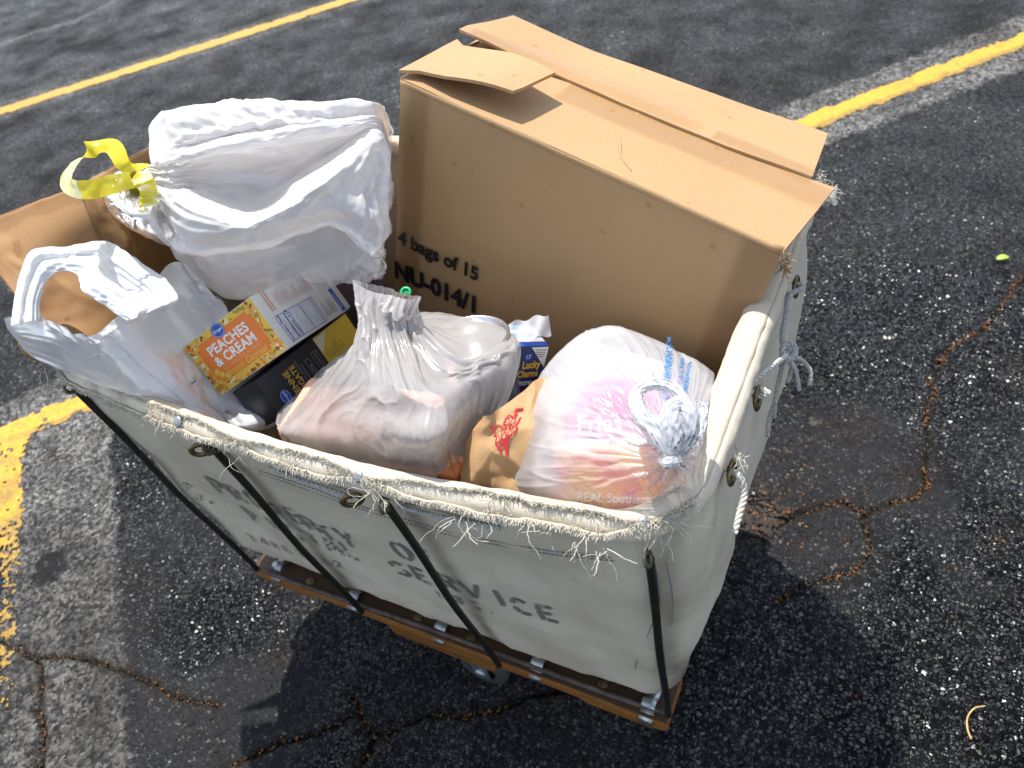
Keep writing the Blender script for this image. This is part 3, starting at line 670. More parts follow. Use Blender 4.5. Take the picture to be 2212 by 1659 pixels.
# a ray on to the front wall
def on_wall(px, py, off=.0012):
    d = at(px, py, 0) - CAM_POS; d /= np.linalg.norm(d); G = Bk.reshape(-1, 3)
    v = G - CAM_POS; t = v @ d; r = np.linalg.norm(v - t[:, None] * d, axis=1); near_ = np.where(r < r.min() + .006)[0]
    i = near_[np.argmin(t[near_])]; return i
FR = Bk[:, :160]                       # columns near the front side
def front_at(x, z):
    """point on the front wall at x and height z"""
    zi = (ZR - .012 - z) / (ZR - .012 - .205) * (Bk.shape[0] - 1)
    i = int(np.clip(zi, 0, Bk.shape[0] - 2)); f = zi - i
    def row(r):
        R_ = Bk[r]; m = R_[:, 1] < -.15; R_ = R_[m]; k = np.argsort(R_[:, 0]); R_ = R_[k]
        return np.array([x, np.interp(x, R_[:, 0], R_[:, 1]), np.interp(x, R_[:, 0], R_[:, 2])])
    return row(i) * (1 - f) + row(i + 1) * f
def wall_xz(px, py):
    """x and height where the sight line meets the front wall"""
    lo, hi = .2, .82
    for _ in range(30):
        mid = (lo + hi) / 2; q = at(px, py, mid)
        if q[1] > front_at(np.clip(q[0], -.46, .46), mid)[1]: lo = mid
        else: hi = mid
    q = at(px, py, (lo + hi) / 2); return q[0], q[2]
def arc(cx, cy, rx, ry, a0, a1, n=9): return [(cx + rx * math.cos(math.radians(a0 + (a1 - a0) * i / (n - 1))), cy + ry * math.sin(math.radians(a0 + (a1 - a0) * i / (n - 1)))) for i in range(n)]
L_, R_ = .12, .62
GLY = {'P': [[(L_, 0), (L_, 1)], [(.24, .95), (.42, .95)] + arc(.42, .72, .2, .23, 80, -80) + [(.24, .48)]], 'R': [[(L_, 0), (L_, 1)], [(.24, .95), (.40, .95)] + arc(.42, .73, .18, .22, 80, -80) + [(.24, .5)], [(.36, .42), (.64, 0)]],
       'O': [arc(.36, .5, .28, .5, 100, 260), arc(.38, .5, .28, .5, 80, -80)], 'E': [[(L_, 0), (L_, 1)], [(.26, .95), (.6, .95)], [(.26, .52), (.5, .52)], [(.26, .05), (.62, .05)]],
       'F': [[(L_, 0), (L_, 1)], [(.26, .95), (.6, .95)], [(.26, .52), (.5, .52)]], 'T': [[(.38, 0), (.38, .86)], [(.05, .95), (.32, .95)], [(.44, .95), (.7, .95)]],
       'Y': [[(.38, 0), (.38, .42)], [(.05, 1), (.32, .5)], [(.44, .5), (.7, 1)]], 'S': [arc(.38, .74, .24, .24, 30, 215), arc(.36, .26, .26, .25, 60, -150)],
       'V': [[(.05, 1), (.34, .08)], [(.42, .08), (.7, 1)]], 'I': [[(.3, 0), (.3, 1)]], 'C': [arc(.4, .5, .3, .48, 50, 165), arc(.4, .5, .3, .48, 195, 310)], 'U': [[(L_, 1), (L_, .3)], arc(.36, .3, .24, .28, 190, 350), [(.6, .3), (.6, 1)]],
       'A': [[(.05, 0), (.34, .95)], [(.42, .95), (.7, 0)], [(.26, .3), (.5, .3)]], 'L': [[(L_, 0), (L_, 1)], [(.26, .05), (.6, .05)]], 'W': [[(.02, 1), (.18, .05)], [(.24, .05), (.4, .9)], [(.46, .9), (.6, .05)], [(.66, .05), (.82, 1)]],
       'B': [[(L_, 0), (L_, 1)], [(.24, .95), (.4, .95)] + arc(.42, .75, .16, .2, 80, -80), [(.24, .5), (.4, .5)] + arc(.43, .26, .2, .23, 80, -80) + [(.24, .04)]],
       '6': [arc(.38, .3, .24, .28, 100, 440), arc(.5, .45, .36, .52, 170, 110)], '2': [arc(.36, .72, .24, .25, 170, -30), [(.56, .58), (.12, .08)], [(.2, .05), (.62, .05)]], '.': [[(.1, .0), (.1, .12)]]}
def stencil(name, chars, h, w, stroke):
    mb = MB()
    for ch, px, py, wear in chars:
        x0, z0 = wall_xz(px, py); sx = (front_at(x0, z0)); 
        for st in GLY[ch]:
            P = np.array(st, float); P = np.c_[P[:, 0] * w, P[:, 1] * h]
            s = np.r_[0, np.cumsum(np.hypot(*np.diff(P, axis=0).T))]; k = max(3, int(s[-1] / .0035)); t = np.linspace(0, s[-1], k)
            P = np.stack([np.interp(t, s, P[:, 0]), np.interp(t, s, P[:, 1])], 1)
            T = np.gradient(P, axis=0); T /= np.linalg.norm(T, axis=1)[:, None] + 1e-9; Nn = np.stack([-T[:, 1], T[:, 0]], 1)
            wd = stroke * (1 + .10 * np.sin(t * 900 + x0 * 50)) / 2
            V = []
            for q, nn, ww in zip(P, Nn, wd):
                for sgn in (-1, -.33, .33, 1):
                    e = q + nn * ww * sgn; a = front_at(x0 + e[0], z0 + e[1] * .93); V.append(a + np.array([0, -.0026, .0012]))
            F = [(i * 4 + j, i * 4 + j + 1, (i + 1) * 4 + j + 1, (i + 1) * 4 + j) for i in range(k - 1) for j in range(3) if random.random() > wear]
            mb.add(V, F)
    return tag(mb.build(name, INK['stencil'], wall, smooth=False), kind='stuff')
ln1 = [('P', 474, 1062, .12), ('R', 513, 1077, .14), ('O', 552, 1092, .1), ('P', 597, 1112, .35), ('E', 636, 1128, .35), ('R', 668, 1141, .3), ('T', 700, 1160, .1), ('Y', 745, 1174, .06), ('O', 862, 1200, .06), ('F', 912, 1213, .08)]
ln2 = [('U', 375, 1052, .55), ('S', 420, 1075, .55), ('.', 456, 1086, 0), ('P', 548, 1122, .12), ('O', 596, 1142, .25), ('S', 634, 1157, .4), ('T', 672, 1172, .45), ('A', 712, 1187, .5), ('L', 752, 1200, .4), ('S', 858, 1236, .06), ('E', 903, 1250, .06), ('R', 957, 1266, .05), ('V', 1008, 1284, .05), ('I', 1070, 1302, .05), ('C', 1112, 1320, .06), ('E', 1168, 1335, .05)]
ln3 = [('T', 545, 1166, .1), ('A', 570, 1174, .1), ('R', 595, 1183, .1), ('E', 620, 1191, .2), ('W', 652, 1200, .3), ('T', 678, 1208, .3), ('.', 696, 1213, 0), ('6', 706, 1216, .15), ('2', 728, 1223, .15), ('L', 950, 1287, .1), ('B', 985, 1299, .1), ('S', 1022, 1311, .1), ('.', 1060, 1322, 0)]
stencil('stencil_lettering', ln1, .057, .044, .0078); stencil('stencil_lettering', ln2, .056, .045, .0078); stencil('stencil_lettering', ln3, .028, .024, .0042)
# seams and stitching on the canvas
def wall_tube(pts, r, name, mat, parent, off=.001, dash=0.0):
    mb = MB(); W = []
    for px, py in pts:
        x, z = wall_xz(px, py); W.append(front_at(x, z) + np.array([0, -off, 0]))
    W = cr(np.array(W), len(W) * 14)
    if dash:
        s = np.r_[0, np.cumsum(np.linalg.norm(np.diff(W, axis=0), axis=1))]; a = 0
        while a + dash < s[-1]:
            t = np.linspace(a, a + dash * .62, 4); mb.tube(np.stack([np.interp(t, s, W[:, k]) for k in range(3)], 1), r, 5); a += dash
    else: mb.tube(W, r, 6)
    return mb.build(name, mat, parent)
for pts, r in (([(560, 1015), (660, 1048), (760, 1085), (840, 1110), (960, 1145), (1080, 1170), (1200, 1190), (1330, 1205)], .0009), ([(560, 1021), (660, 1055), (760, 1092), (840, 1117), (960, 1152), (1080, 1177), (1200, 1197), (1330, 1211)], .0009)):
    tag(wall_tube(pts, r, 'stitching', M['stitch'], wall, .0008, .006), kind='stuff')
for pts in ([(1418, 1235), (1425, 1300), (1400, 1370), (1375, 1430), (1365, 1500)], [(1436, 1230), (1448, 1300), (1450, 1360)]):
    tag(wall_tube(pts, .0007, 'stitching', M['stitch'], wall, .0008, .005), kind='stuff')
# frayed fringe
fr_ = random.Random(5); mb = MB()
def thread(mb, p, d, length, r, curl, n=4, sides=3):
    P = [np.array(p)]; d = np.array(d, float); d /= np.linalg.norm(d)
    for k in range(n):
        d = d + np.array([fr_.gauss(0, curl), fr_.gauss(0, curl), fr_.gauss(0, curl) - .12]); d /= np.linalg.norm(d); P.append(P[-1] + d * length / n)
    mb.tube(P, np.linspace(r, r * .6, n + 1), sides, False)
dens = []
for _ in range(22000):
    i = fr_.randrange(NR)
    if not isfront[i] or abs(xf[i]) > .475: continue
    lower = fr_.random() < .62; wgt = .35 + .65 * min(1, tw[i] * 1.6)
    if fr_.random() > wgt: continue
    t = (thB[i] if lower else thA[i]); q = hem_pt(np.array(i), np.array(t), .0180)
    j = fr_.uniform(-1, 1); tang = np.array([RT[i, 0], RT[i, 1], 0])
    dd = (RN[i] * (.9 if lower else .25) + UPZ * (-.5 if lower else .55)) + tang * fr_.gauss(0, .5) + np.array([0, 0, fr_.gauss(0, .3)])
    thread(mb, q + tang * j * .002, dd, fr_.uniform(.0025, .0072) * (1.3 if lower else .9), .0006, .32, 2)
for xc in (-.475, -.46, -.36, -.30, -.22, -.19, -.08, -.06, .02, .085, .14, .30, .40, .45, .47, .478):   # tufts
    ids = np.where(isfront & (np.abs(xf - xc) < .016))[0]
    if not len(ids): ids = np.where((RIM[:, 1] < -.26) & (np.abs(xf - xc) < .02))[0]
    for _ in range(75 if abs(xc) < .44 else 150):
        i = fr_.choice(list(ids)); t = fr_.choice((thA[i], thB[i], fr_.uniform(thB[i] - .4 - 6.283, thA[i])))
        q = hem_pt(np.array(i), np.array(t), .0178); tang = np.array([RT[i, 0], RT[i, 1], 0])
        thread(mb, q, RN[i] * fr_.uniform(.1, 1) + UPZ * fr_.gauss(.1, .6) + tang * fr_.gauss(0, .8), fr_.uniform(.005, .015), .0005, .45, 4)
tag(mb.build('frayed_fringe', M['thread'], cart), kind='stuff')
mb = MB()
for px, py, n_, ln in ((100, 800, 3, .05), (440, 905, 4, .05), (385, 880, 3, .045), (290, 850, 4, .06), (350, 900, 3, .05), (520, 985, 3, .045), (540, 955, 4, .04), (640, 1005, 3, .03), (805, 1060, 7, .05), (830, 1075, 5, .04), (985, 1120, 5, .055), (1010, 1125, 4, .05), (1060, 1130, 3, .03), (1130, 1130, 3, .04), (1180, 1150, 3, .035), (1250, 1170, 6, .05), (1300, 1190, 6, .04), (1400, 1130, 7, .05), (1440, 1110, 7, .06), (1420, 1090, 5, .04), (1460, 1130, 5, .05)):
    for _ in range(n_):
        q = at(px + fr_.gauss(0, 10), py + fr_.gauss(0, 6), ZR + .006); d = (fr_.gauss(.1, .6), fr_.uniform(-1, -.2), fr_.gauss(-.35, .3))
        thread(mb, q, d, ln * fr_.uniform(.5, 1.05), .00062, .30, 9, 3)
tag(mb.build('loose_threads', M['thread'], cart), kind='stuff')
# loops of thread lying over the rim core
# frame rods
def rod(P, r=.0052, name='steel_rod', mat=None):
    return MB().tube(cr(np.array(P), len(P) * 8), r, 10).build(name, mat or M['rod'], cart)
ZB = .1935
rod_top = [(160, 838), (460, 968), (836, 1092), (1403, 1207)]
rod_bot = [(556, 1230), (782, 1322), (1078, 1437), (1444, 1545)]
yb = -.272
TOPS = []
for k, ((ax, ay), (bx, by)) in enumerate(zip(rod_top, rod_bot)):
    T = at(ax, ay, ZR - .035); T = T + (CAM_POS - T) * .012; B = at(bx, by, ZB + .007); TOPS.append((T, B))
    mid = T * .5 + B * .5 + np.array([0, -.004, 0]); bend = T * .06 + B * .94
    rod([T, T * .8 + B * .2, mid, T * .2 + B * .8, bend + [0, 0, .004], B], .0054)
B0, B3 = TOPS[0][1], TOPS[3][1]
rod([B0 + [.002, .004, 0], B0 * .9 + B3 * .1, B0 * .5 + B3 * .5 + [0, .003, 0], B0 * .1 + B3 * .9, B3 + [-.002, .003, 0]], .0050, 'base_rod', M['rust_rod'])
# hooks / eyelets at the rod tops
for (T, B), dx in zip(TOPS, (.0, -.020, -.026, -.006)):
    d = (T - B) / np.linalg.norm(T - B)
    mb = MB(); mb.torus(T + [dx * 0, -.004, .006], [.9, .1, .3], .0085, .0030, 16, 8); mb.build('rod_hook', M['bolt'], cart)
for px, py, z in ((437, 967, ZR - .032), (765, 1075, ZR - .034)):
    mb = MB(); mb.torus(at(px, py, z) + [0, -.004, 0], [.55, -.7, -.15], .0115, .0042, 22, 8); mb.build('eyelet', M['brass'], cart)
# eyelets, rope on the right side
EY = [(1596, 852, .775), (1522, 1006, .775), (1704, 617, .775)]
EP = []
for px, py, z in EY:
    q = at(px, py, z); q[0] = max(q[0], .513); EP.append(q)
    mb = MB(); mb.torus(q, [1, 0, .12], .0125, .0045, 24, 8); mb.build('eyelet', M['brass'], cart)
    MB().disc_dome(q - [.004, 0, 0], [1, 0, .1], .010, .0005).build('eyelet_hole', M['rod'], cart)
def rope(P, r, name, mat, parent, twist=150):
    P = cr(np.array(P), max(30, int(len(P) * 18))); s = np.r_[0, np.cumsum(np.linalg.norm(np.diff(P, axis=0), axis=1))]
    T = np.gradient(P, axis=0); T /= np.linalg.norm(T, axis=1)[:, None]; u = np.cross(T, [.2, .3, .9]); u /= np.linalg.norm(u, axis=1)[:, None]; w = np.cross(T, u)
    mb = MB()
    for k in range(3):
        a = s * twist * 2 + k * 2.0944; mb.tube(P + (np.cos(a)[:, None] * u + np.sin(a)[:, None] * w) * r * .55, r * .58, 6)
    return mb.build(name, mat, parent)
K1 = at(1683, 762, .765); K1[0] += .012
rope([EP[1] + [-.006, 0, .004], EP[1] + [.010, -.006, .002], *[np.array([max(q[0], .531), q[1], q[2]]) for q in (at(1513, 1045, .762), at(1504, 1085, .752), at(1492, 1128, .745))]], .0038, 'lacing_rope', M['rope'], cart)
rope([EP[0] + [-.006, 0, 0], EP[0] + [.010, .006, .006], at(1625, 830, .785), at(1655, 800, .785), K1], .0038, 'lacing_rope', M['rope'], cart)
rope([K1, at(1690, 735, .77), at(1697, 690, .775), at(1706, 640, .782), EP[2] + [.008, 0, 0], EP[2] + [-.006, .004, .004]], .0038, 'lacing_rope', M['rope_grey'], cart)
kc = []
for t in np.linspace(0, 2 * np.pi * 2, 26): kc.append(K1 + np.array([.008 * math.cos(t), .010 * math.sin(t), .009 * math.sin(t * .5 + .6)]))
rope(kc, .0038, 'rope_knot', M['rope_grey'], cart)
for pts, mt, r in (([(1690, 770, .765), (1705, 790, .76), (1712, 815, .745), (1716, 842, .73)], 'rope_grey', .0026), ([(1690, 765, .765), (1720, 775, .765), (1740, 800, .75), (1738, 830, .735)], 'rope_grey', .0026), ([(1683, 775, .755), (1672, 820, .735), (1664, 870, .71), (1662, 900, .69)], 'rope_grey', .0028), ([(1680, 775, .755), (1668, 850, .72), (1652, 900, .69), (1648, 942, .67)], 'rope_grey', .0028), ([(1692, 768, .765), (1700, 800, .75), (1690, 825, .74)], 'rope_grey', .0026)):
    rope([at(*q) + [.006, 0, 0] for q in pts], r, 'rope_tail', M[mt], cart)
mb = MB()
for c, n_, ln in ((EP[1] + [.004, .002, .020], 20, .022), (at(1643, 655, .80) + [.006, 0, 0], 40, .022), (at(1790, 420, .80), 40, .02), (at(1770, 385, .815), 30, .015)):
    for _ in range(n_): thread(mb, c + np.array([fr_.gauss(0, .006), fr_.gauss(0, .007), fr_.gauss(0, .005)]), (fr_.gauss(.3, .7), fr_.gauss(-.2, .7), fr_.gauss(0, .6)), ln * fr_.uniform(.4, 1.1), .0006, .42, 6)
tag(mb.build('loose_threads', M['thread'], cart), kind='stuff')
rope([at(580, 1008, .775), at(640, 1033, .772), at(700, 1053, .77), at(760, 1074, .768)], .0032, 'lacing_rope', M['rope_grey'], cart)
rope([at(862, 1094, .768), at(930, 1111, .768), at(1000, 1126, .768), at(1080, 1141, .766)], .0030, 'lacing_rope', M['rope_grey'], cart)
# rivets on the rim
for px, py in ((393, 897), (774, 1024), (1397, 1133)):
    i = np.argmin(np.hypot(*(RC[:, :2] - at(px, py, ZR + .012)[:2]).T)); q = hem_pt(np.array(i), np.array(thc), .0170)
    MB().disc_dome(q, RN[i] * math.cos(thc) + UPZ * math.sin(thc), .0070, .0032, 16).build('rivet', M['zinc'], cart)
# wooden base
def prism(prof, y0, y1, bev=.003):
    """x-z outline extruded along y"""
    bm = bmesh.new(); vs_ = [bm.verts.new((x, y0, z)) for x, z in prof]; f = bm.faces.new(vs_)
    r = bmesh.ops.extrude_face_region(bm, geom=[f]); bmesh.ops.translate(bm, verts=[v for v in r['geom'] if isinstance(v, bmesh.types.BMVert)], vec=(0, y1 - y0, 0))
    bmesh.ops.recalc_face_normals(bm, faces=bm.faces); bmesh.ops.bevel(bm, geom=bm.edges[:], offset=bev, segments=2, affect='EDGES', profile=.6)
    bm.verts.index_update(); V = [tuple(v.co) for v in bm.verts]; F = [[v.index for v in f.verts] for f in bm.faces]; bm.free(); return V, F
XB = .441
prof = [(-XB, ZB), (XB, ZB), (XB, .164), (.41, .152), (.30, .152), (.285, .164), (.125, .164), (.115, .132), (-.105, .132), (-.115, .164), (-.285, .164), (-.30, .152), (-.41, .152), (-XB, .164)]
prof = [(x + (.0), z) for x, z in prof][::-1]
V, F = prism(prof, -.292, -.205); rail = MB().add(V, F).build('base_rail', M['wood'], cart); autosmooth(rail, 35)
V, F = prism(prof, .205, .292); autosmooth(MB().add(V, F).build('base_rail', M['wood'], cart), 35)
for x0 in (-.40, -.02, .33):
    V, F = prism([(x0, .150), (x0 + .07, .150), (x0 + .07, .188), (x0, .188)], -.2045, .2045); autosmooth(MB().add(V, F).build('base_crossbar', M['wood'], cart), 35)
pr = Print(face_fn((-.085, -.292, .141), (1, 0, 0), (0, 0, 1)))
pr.text('stamp', 'U.S. POSTAL SERVICE', 0, 0, .014, .0, 1.0); pr.build('stamped_lettering', rail, INK)
CL = [(602, 1228), (768, 1288), (955, 1358), (1168, 1425), (1408, 1508)]
for k, (px, py) in enumerate(CL):
    q = at(px, py, ZB + .003); x = q[0]; mb = MB(); w = .0115
    pth = [(-.196, .0012), (-.235, .0012), (-.255, .0016), (-.262, .004), (-.266, .0105), (-.272, .0138), (-.279, .0112), (-.283, .004), (-.286, -.004), (-.2935, -.010), (-.2945, -.016)]
    if k == 4: pth = pth[:9] + [(-.2942, -.006), (-.2946, -.022)]
    V = []; 
    for (y, dz) in pth:
        for s in (-w, w): V.append((x + s, y, ZB + dz))
    o = mesh_obj('rod_clip', V, grid_faces(len(pth), 2, flip=True), M['zinc'], cart, smooth=True); md = o.modifiers.new('s', 'SOLIDIFY'); md.thickness = .0018; md.offset = 1
    MB().disc_dome((x, -.240, ZB + .003), (0, 0, 1), .0062, .004, 14).build('bolt_head', M['bolt'], cart)
for px, py in ((672, 1256), (904, 1335), (1017, 1378), (1302, 1478)):
    q = at(px, py, ZB); MB().disc_dome((q[0], q[1], ZB), (0, 0, 1), .0100, .0045, 18).build('bolt_head', M['brass'], cart)
def wheel(x, y, rad, fork_z):
    g = MB(); V = []; n = 28
    for (rr, yy) in ((rad * .55, -.016), (rad * .93, -.016), (rad, -.010), (rad, .010), (rad * .93, .016), (rad * .55, .016)):
        for k in range(n): a = 2 * math.pi * k / n; V.append((x + rr * math.cos(a), y + yy, rad + rr * math.sin(a)))
    g.add(V, [(i * n + k, i * n + (k + 1) % n, (i + 1) * n + (k + 1) % n, (i + 1) * n + k) for i in range(5) for k in range(n)])
    fk = MB()
    for s in (-1, 1): fk.box((x, y + s * .021, rad + (fork_z - rad) / 2), np.eye(3), (.018, .002, (fork_z - rad) / 2 + .012), .0015)
    fk.box((x, y, fork_z + .002), np.eye(3), (.045, .038, .0025), .001)
    fork = fk.build('caster_fork', M['zinc'], cart); autosmooth(fork, 30)
    g.build('wheel', M['rubber'], fork); MB().tube([(x, y - .026, rad), (x, y + .026, rad)], .012, 14).build('axle', M['zinc'], fork)
wq = at(1012, 1452, .11)
wheel(float(wq[0]), -.252, .052, .127); wheel(0.0, .245, .052, .145); wheel(-.365, 0, .050, .146); wheel(.365, 0, .050, .146)
# ================================================================== BIG CARDBOARD BOX
bA = np.array([-.04036581, .10540771, 1.06350087]); bM = np.array(Euler((-.12164286, .27245710, -.13976649)).to_matrix()); BL, BW, BH = .5770706, .3056951, .42
def bp(u, v, w): return bA + bM @ np.array([u * BL, v * BW, -w])
ex, ey, ez = bM[:, 0], bM[:, 1], bM[:, 2]
box = thing('cardboard_box', bp(.5, .5, BH), 'large tan cardboard case printed 4 bags of 15 leaning at the back of the cart', 'box')
def wallpanel(name, P, thick, mat, parent, nu=18, nv=12, amp=.0018, seed=1, sgn=1):
    """four corners (a b c d) to a slightly wavy board"""
    a, b, c, d = (np.asarray(q, float) for q in P); u = np.linspace(0, 1, nu)[:, None, None]; v = np.linspace(0, 1, nv)[None, :, None]
    G = (a * (1 - u) + b * u) * (1 - v) + (d * (1 - u) + c * u) * v; N = normals(G, False)
    edge = (np.sin(np.pi * u) * np.sin(np.pi * v))[..., 0]
    G = G + N * (amp * fbm(G * 9, 3, seed) * edge ** .5)[..., None]
    o = sheet(name, G, False, mat, parent, flip=sgn < 0); md = o.modifiers.new('s', 'SOLIDIFY'); md.thickness = thick; md.offset = -1; o.modifiers.new('e', 'EDGE_SPLIT').split_angle = .7; return o
T_ = .0045
wallpanel('front_panel', (bp(.002, 0, .002), bp(.998, 0, .002), bp(.998, 0, BH), bp(.002, 0, BH)), T_, M['card'], box, 26, 18, .0009, 3)
def uvpx(px, py, h=0.0):
    """lid-plane (u,v) of a picture point, h above the lid"""
    d = at(px, py, 0) - CAM_POS; t = ((bA + ez * h - CAM_POS) @ ez) / (d @ ez); q = CAM_POS + d * t - bA; return (q @ ex) / BL, (q @ ey) / BW
U = uvpx
ub, vb = U(1770, 318); ub -= .012; vb -= .015
wallpanel('back_panel', (bp(0, vb, .004), bp(0, vb - .42, BH), bp(ub, vb - .42, BH), bp(ub, vb, .004)), T_, M['card'], box)
wallpanel('side_panel', (bp(.998, .006, .004), bp(ub, vb - .01, .004), bp(ub - .01, vb - .43, BH), bp(.99, .006, BH)), T_, M['card'], box)
wallpanel('side_panel', (bp(0, .006, .004), bp(0, .006, BH), bp(0, vb - .43, BH), bp(0, vb - .01, .004)), T_, M['card'], box)
wallpanel('base_panel', (bp(0, 0, BH), bp(1, 0, BH), bp(1, vb - .44, BH), bp(0, vb - .44, BH)), T_, M['card'], box)
# top: front flap with a dog-eared corner at the seam, back flap, popped-up small flap
def board(name, outline, z, mat, parent, thick=.0045, lift=None, res=.012):
    """flat board from a (u,v) outline on the lid plane, z = height above it; lift(u,v) bends it"""
    bm = bmesh.new(); vs_ = [bm.verts.new((u * BL, v * BW, 0)) for u, v in outline]; bm.faces.new(vs_)
    for ax, step, mx in (((1, 0, 0), .02, BL * 1.15), ((0, 1, 0), .02, BW * 1.1)):
        k = -.12
        while k < mx:
            g = bm.verts[:] + bm.edges[:] + bm.faces[:]; bmesh.ops.bisect_plane(bm, geom=g, plane_co=tuple(k * a for a in ax), plane_no=ax); k += step
    bmesh.ops.recalc_face_normals(bm, faces=bm.faces); bm.faces.ensure_lookup_table()
    if sum(f.normal.z for f in bm.faces) < 0: bmesh.ops.reverse_faces(bm, faces=bm.faces)
    bm.verts.index_update(); V = np.array([tuple(v.co) for v in bm.verts]); F = [[v.index for v in f.verts] for f in bm.faces]; bm.free()
    u, v = V[:, 0] / BL, V[:, 1] / BW; h = z + (lift(u, v) if lift else 0) + .0012 * fbm(np.stack([V[:, 0] * 8, V[:, 1] * 8, V[:, 0] * 0 + z * 50], -1), 2, 5)
    W = bA + V[:, :1] * ex + V[:, 1:2] * ey + np.asarray(h)[:, None] * ez
    o = mesh_obj(name, W, F, mat, parent, smooth=True); md = o.modifiers.new('s', 'SOLIDIFY'); md.thickness = thick; md.offset = -1; o.modifiers.new('e', 'EDGE_SPLIT').split_angle = .7; return o
f_out = [(0.0, 0.0), (1.0, 0.0), U(1746, 478), U(1802, 410), U(1752, 393), U(1510, 292), U(1380, 238), U(1198, 174), U(1080, 130), (.0, .46)]
def cr_lift(u, v): return -.006 * sstep(.1, .0, v) * 0 + .003 * sstep(.35, .5, v)
board('front_flap', f_out, .0005, M['card'], box, lift=cr_lift)
b_out = [U(990, 86), U(1106, 53), U(1440, 172), U(1786, 294), U(1750, 392), U(1560, 325), U(1340, 235), U(1197, 170)]
board('back_flap', b_out, .004, M['card'], box, lift=lambda u, v: .012 * sstep(.30, -.08, u) * sstep(.42, .6, v) + .004 * sstep(.8, .5, v))
p_out = [(-.006, .004), U(905, 160, .010), U(960, 176, .016), U(1107, 204, .032), U(1130, 196, .032), U(1198, 167, .030), U(1100, 118, .026), U(1000, 98, .014), (-.006, .47)]
def pop(u, v): return .005 + .028 * sstep(-.05, .27, u)
board('side_flap', p_out, .004, M['card'], box, lift=pop)
# inside darkness is a real inner board: the minor flaps below
board('inner_flap', [(.60, .03), (.97, .03), (.90, .90), (.60, .90)], -.012, M['card_in'], box); board('inner_flap', [(.005, .35), (.34, .35), (.34, .98), (.005, .98)], -.007, M['card_in'], box)
def strip_on_lid(name, pts, w, mat, z=.0062, lift=None):
    P = cr(np.array([U(*p) for p in pts]), 40); W = bA + P[:, :1] * BL * ex + P[:, 1:2] * BW * ey; T = np.gradient(W, axis=0); T /= np.linalg.norm(T, axis=1)[:, None]; n_ = np.cross(ez, T)
    k = np.linspace(-1, 1, 6); G = W[:, None] + n_[:, None] * k[None, :, None] * w / 2 + ez * (z + .0008 * fbm((W[:, None] + n_[:, None] * k[None, :, None] * .1) * 60, 2, 8))[..., None]
    return sheet(name, G, False, mat, box, flip=True)
strip_on_lid('packing_tape', [(1012, 92), (1200, 160), (1360, 224), (1500, 280)], .030, M['tape'], .0195)
strip_on_lid('packing_tape', [(1215, 200), (1360, 262), (1500, 318), (1600, 358), (1690, 395), (1795, 438)], .050, M['tape'], .0052)
strip_on_lid('packing_tape', [(1540, 300), (1640, 340), (1752, 388)], .030, M['tape'], .0085)
# crumpled tape end past the right edge
G = []
for i, s in enumerate(np.linspace(0, 1, 9)):
    row = []
    for j, k in enumerate(np.linspace(-1, 1, 7)):
        q = at(1778 + 30 * s, 424 - 4 * s + 16 * k, .885 - .02 * s); row.append(q + np.array([0, 0, .006 * vnoise(np.array([s * 4, k * 3, 2.]), 3)]))
    G.append(row)
sheet('tape_end', np.array(G), False, film('crumpled_tape', (.80, .78, .74), .55, .3, .1, 1, .4, 90), box)
# torn paper at the right lower corner of the lid, rolled front edge
mb = MB()
for k in range(26):
    q = bp(1.0, .0, .004) + np.array([random.gauss(.002, .004), random.gauss(-.002, .005), random.gauss(-.012, .008)]); thread(mb, q, (random.gauss(.6, .5), random.gauss(-.4, .5), random.gauss(-.2, .4)), .012, .0012, .3, 3)
tag(mb.build('torn_paper', M['card_edge'], box), kind='stuff')
P = np.array([bp(u, .010, .0042) for u in np.linspace(.003, .997, 40)]); P += .0005 * fbm(P * 40, 2, 4)[:, None] * ez
MB().tube(P, .0056, 12).build('rolled_edge', M['card'], box)
# crease across the lid
P = cr(np.array([bA + U(*p)[0] * BL * ex + U(*p)[1] * BW * ey + ez * .0012 for p in ((1310, 258), (1335, 300), (1342, 340), (1365, 372))]), 30); MB().tube(P, np.r_[np.linspace(.0004, .0024, 15), np.linspace(.0024, .0005, 15)], 8).build('lid_crease', M['card'], box)
# vertical tape and print on the front panel
def on_front(px, py):
    d = at(px, py, 0) - CAM_POS; t = ((bA - CAM_POS) @ ey) / (d @ ey); q = CAM_POS + d * t - bA; return q @ ex, q @ ez
fp = Print(face_fn(bA, ex, ez, .0035, .0002))
x0, y0 = on_front(863, 522); x1, y1 = on_front(1035, 605)
fp.text('black', '4 bags of 15', x0, y0, .036, .036, (x1 - x0) / (text2d('4 bags of 15', .036, .036)[0][:, 0].max()), rot=math.degrees(math.atan2(y1 - y0, x1 - x0)))
x0, y0 = on_front(855, 594); x1, y1 = on_front(1030, 674)
fp.text('black', 'NU-014/1', x0, y0, .047, .045, (x1 - x0) / (text2d('NU-014/1', .047, .045)[0][:, 0].max()), rot=math.degrees(math.atan2(y1 - y0, x1 - x0)))
fp.build('printed_lettering', box, INK)
G = np.array([[bA + ex * (.012 + .040 * j) - ez * (.004 + w) - ey * (.0042 + .0006 * vnoise(np.array([w * 30, j * 2., 0]), 2)) for j in (0, .33, .66, 1)] for w in np.linspace(0, .40, 30)])
sheet('packing_tape', G, False, M['tape'], box, flip=True)
G = np.array([[bA + ex * (BL - .050 + .049 * j) - ez * (.006 + w) - ey * (.0042 + .0006 * vnoise(np.array([w * 30, j * 2., 5]), 2)) for j in (0, .33, .66, 1)] for w in np.linspace(0, .40, 30)])
sheet('packing_tape', G, False, M['tape'], box, flip=True)

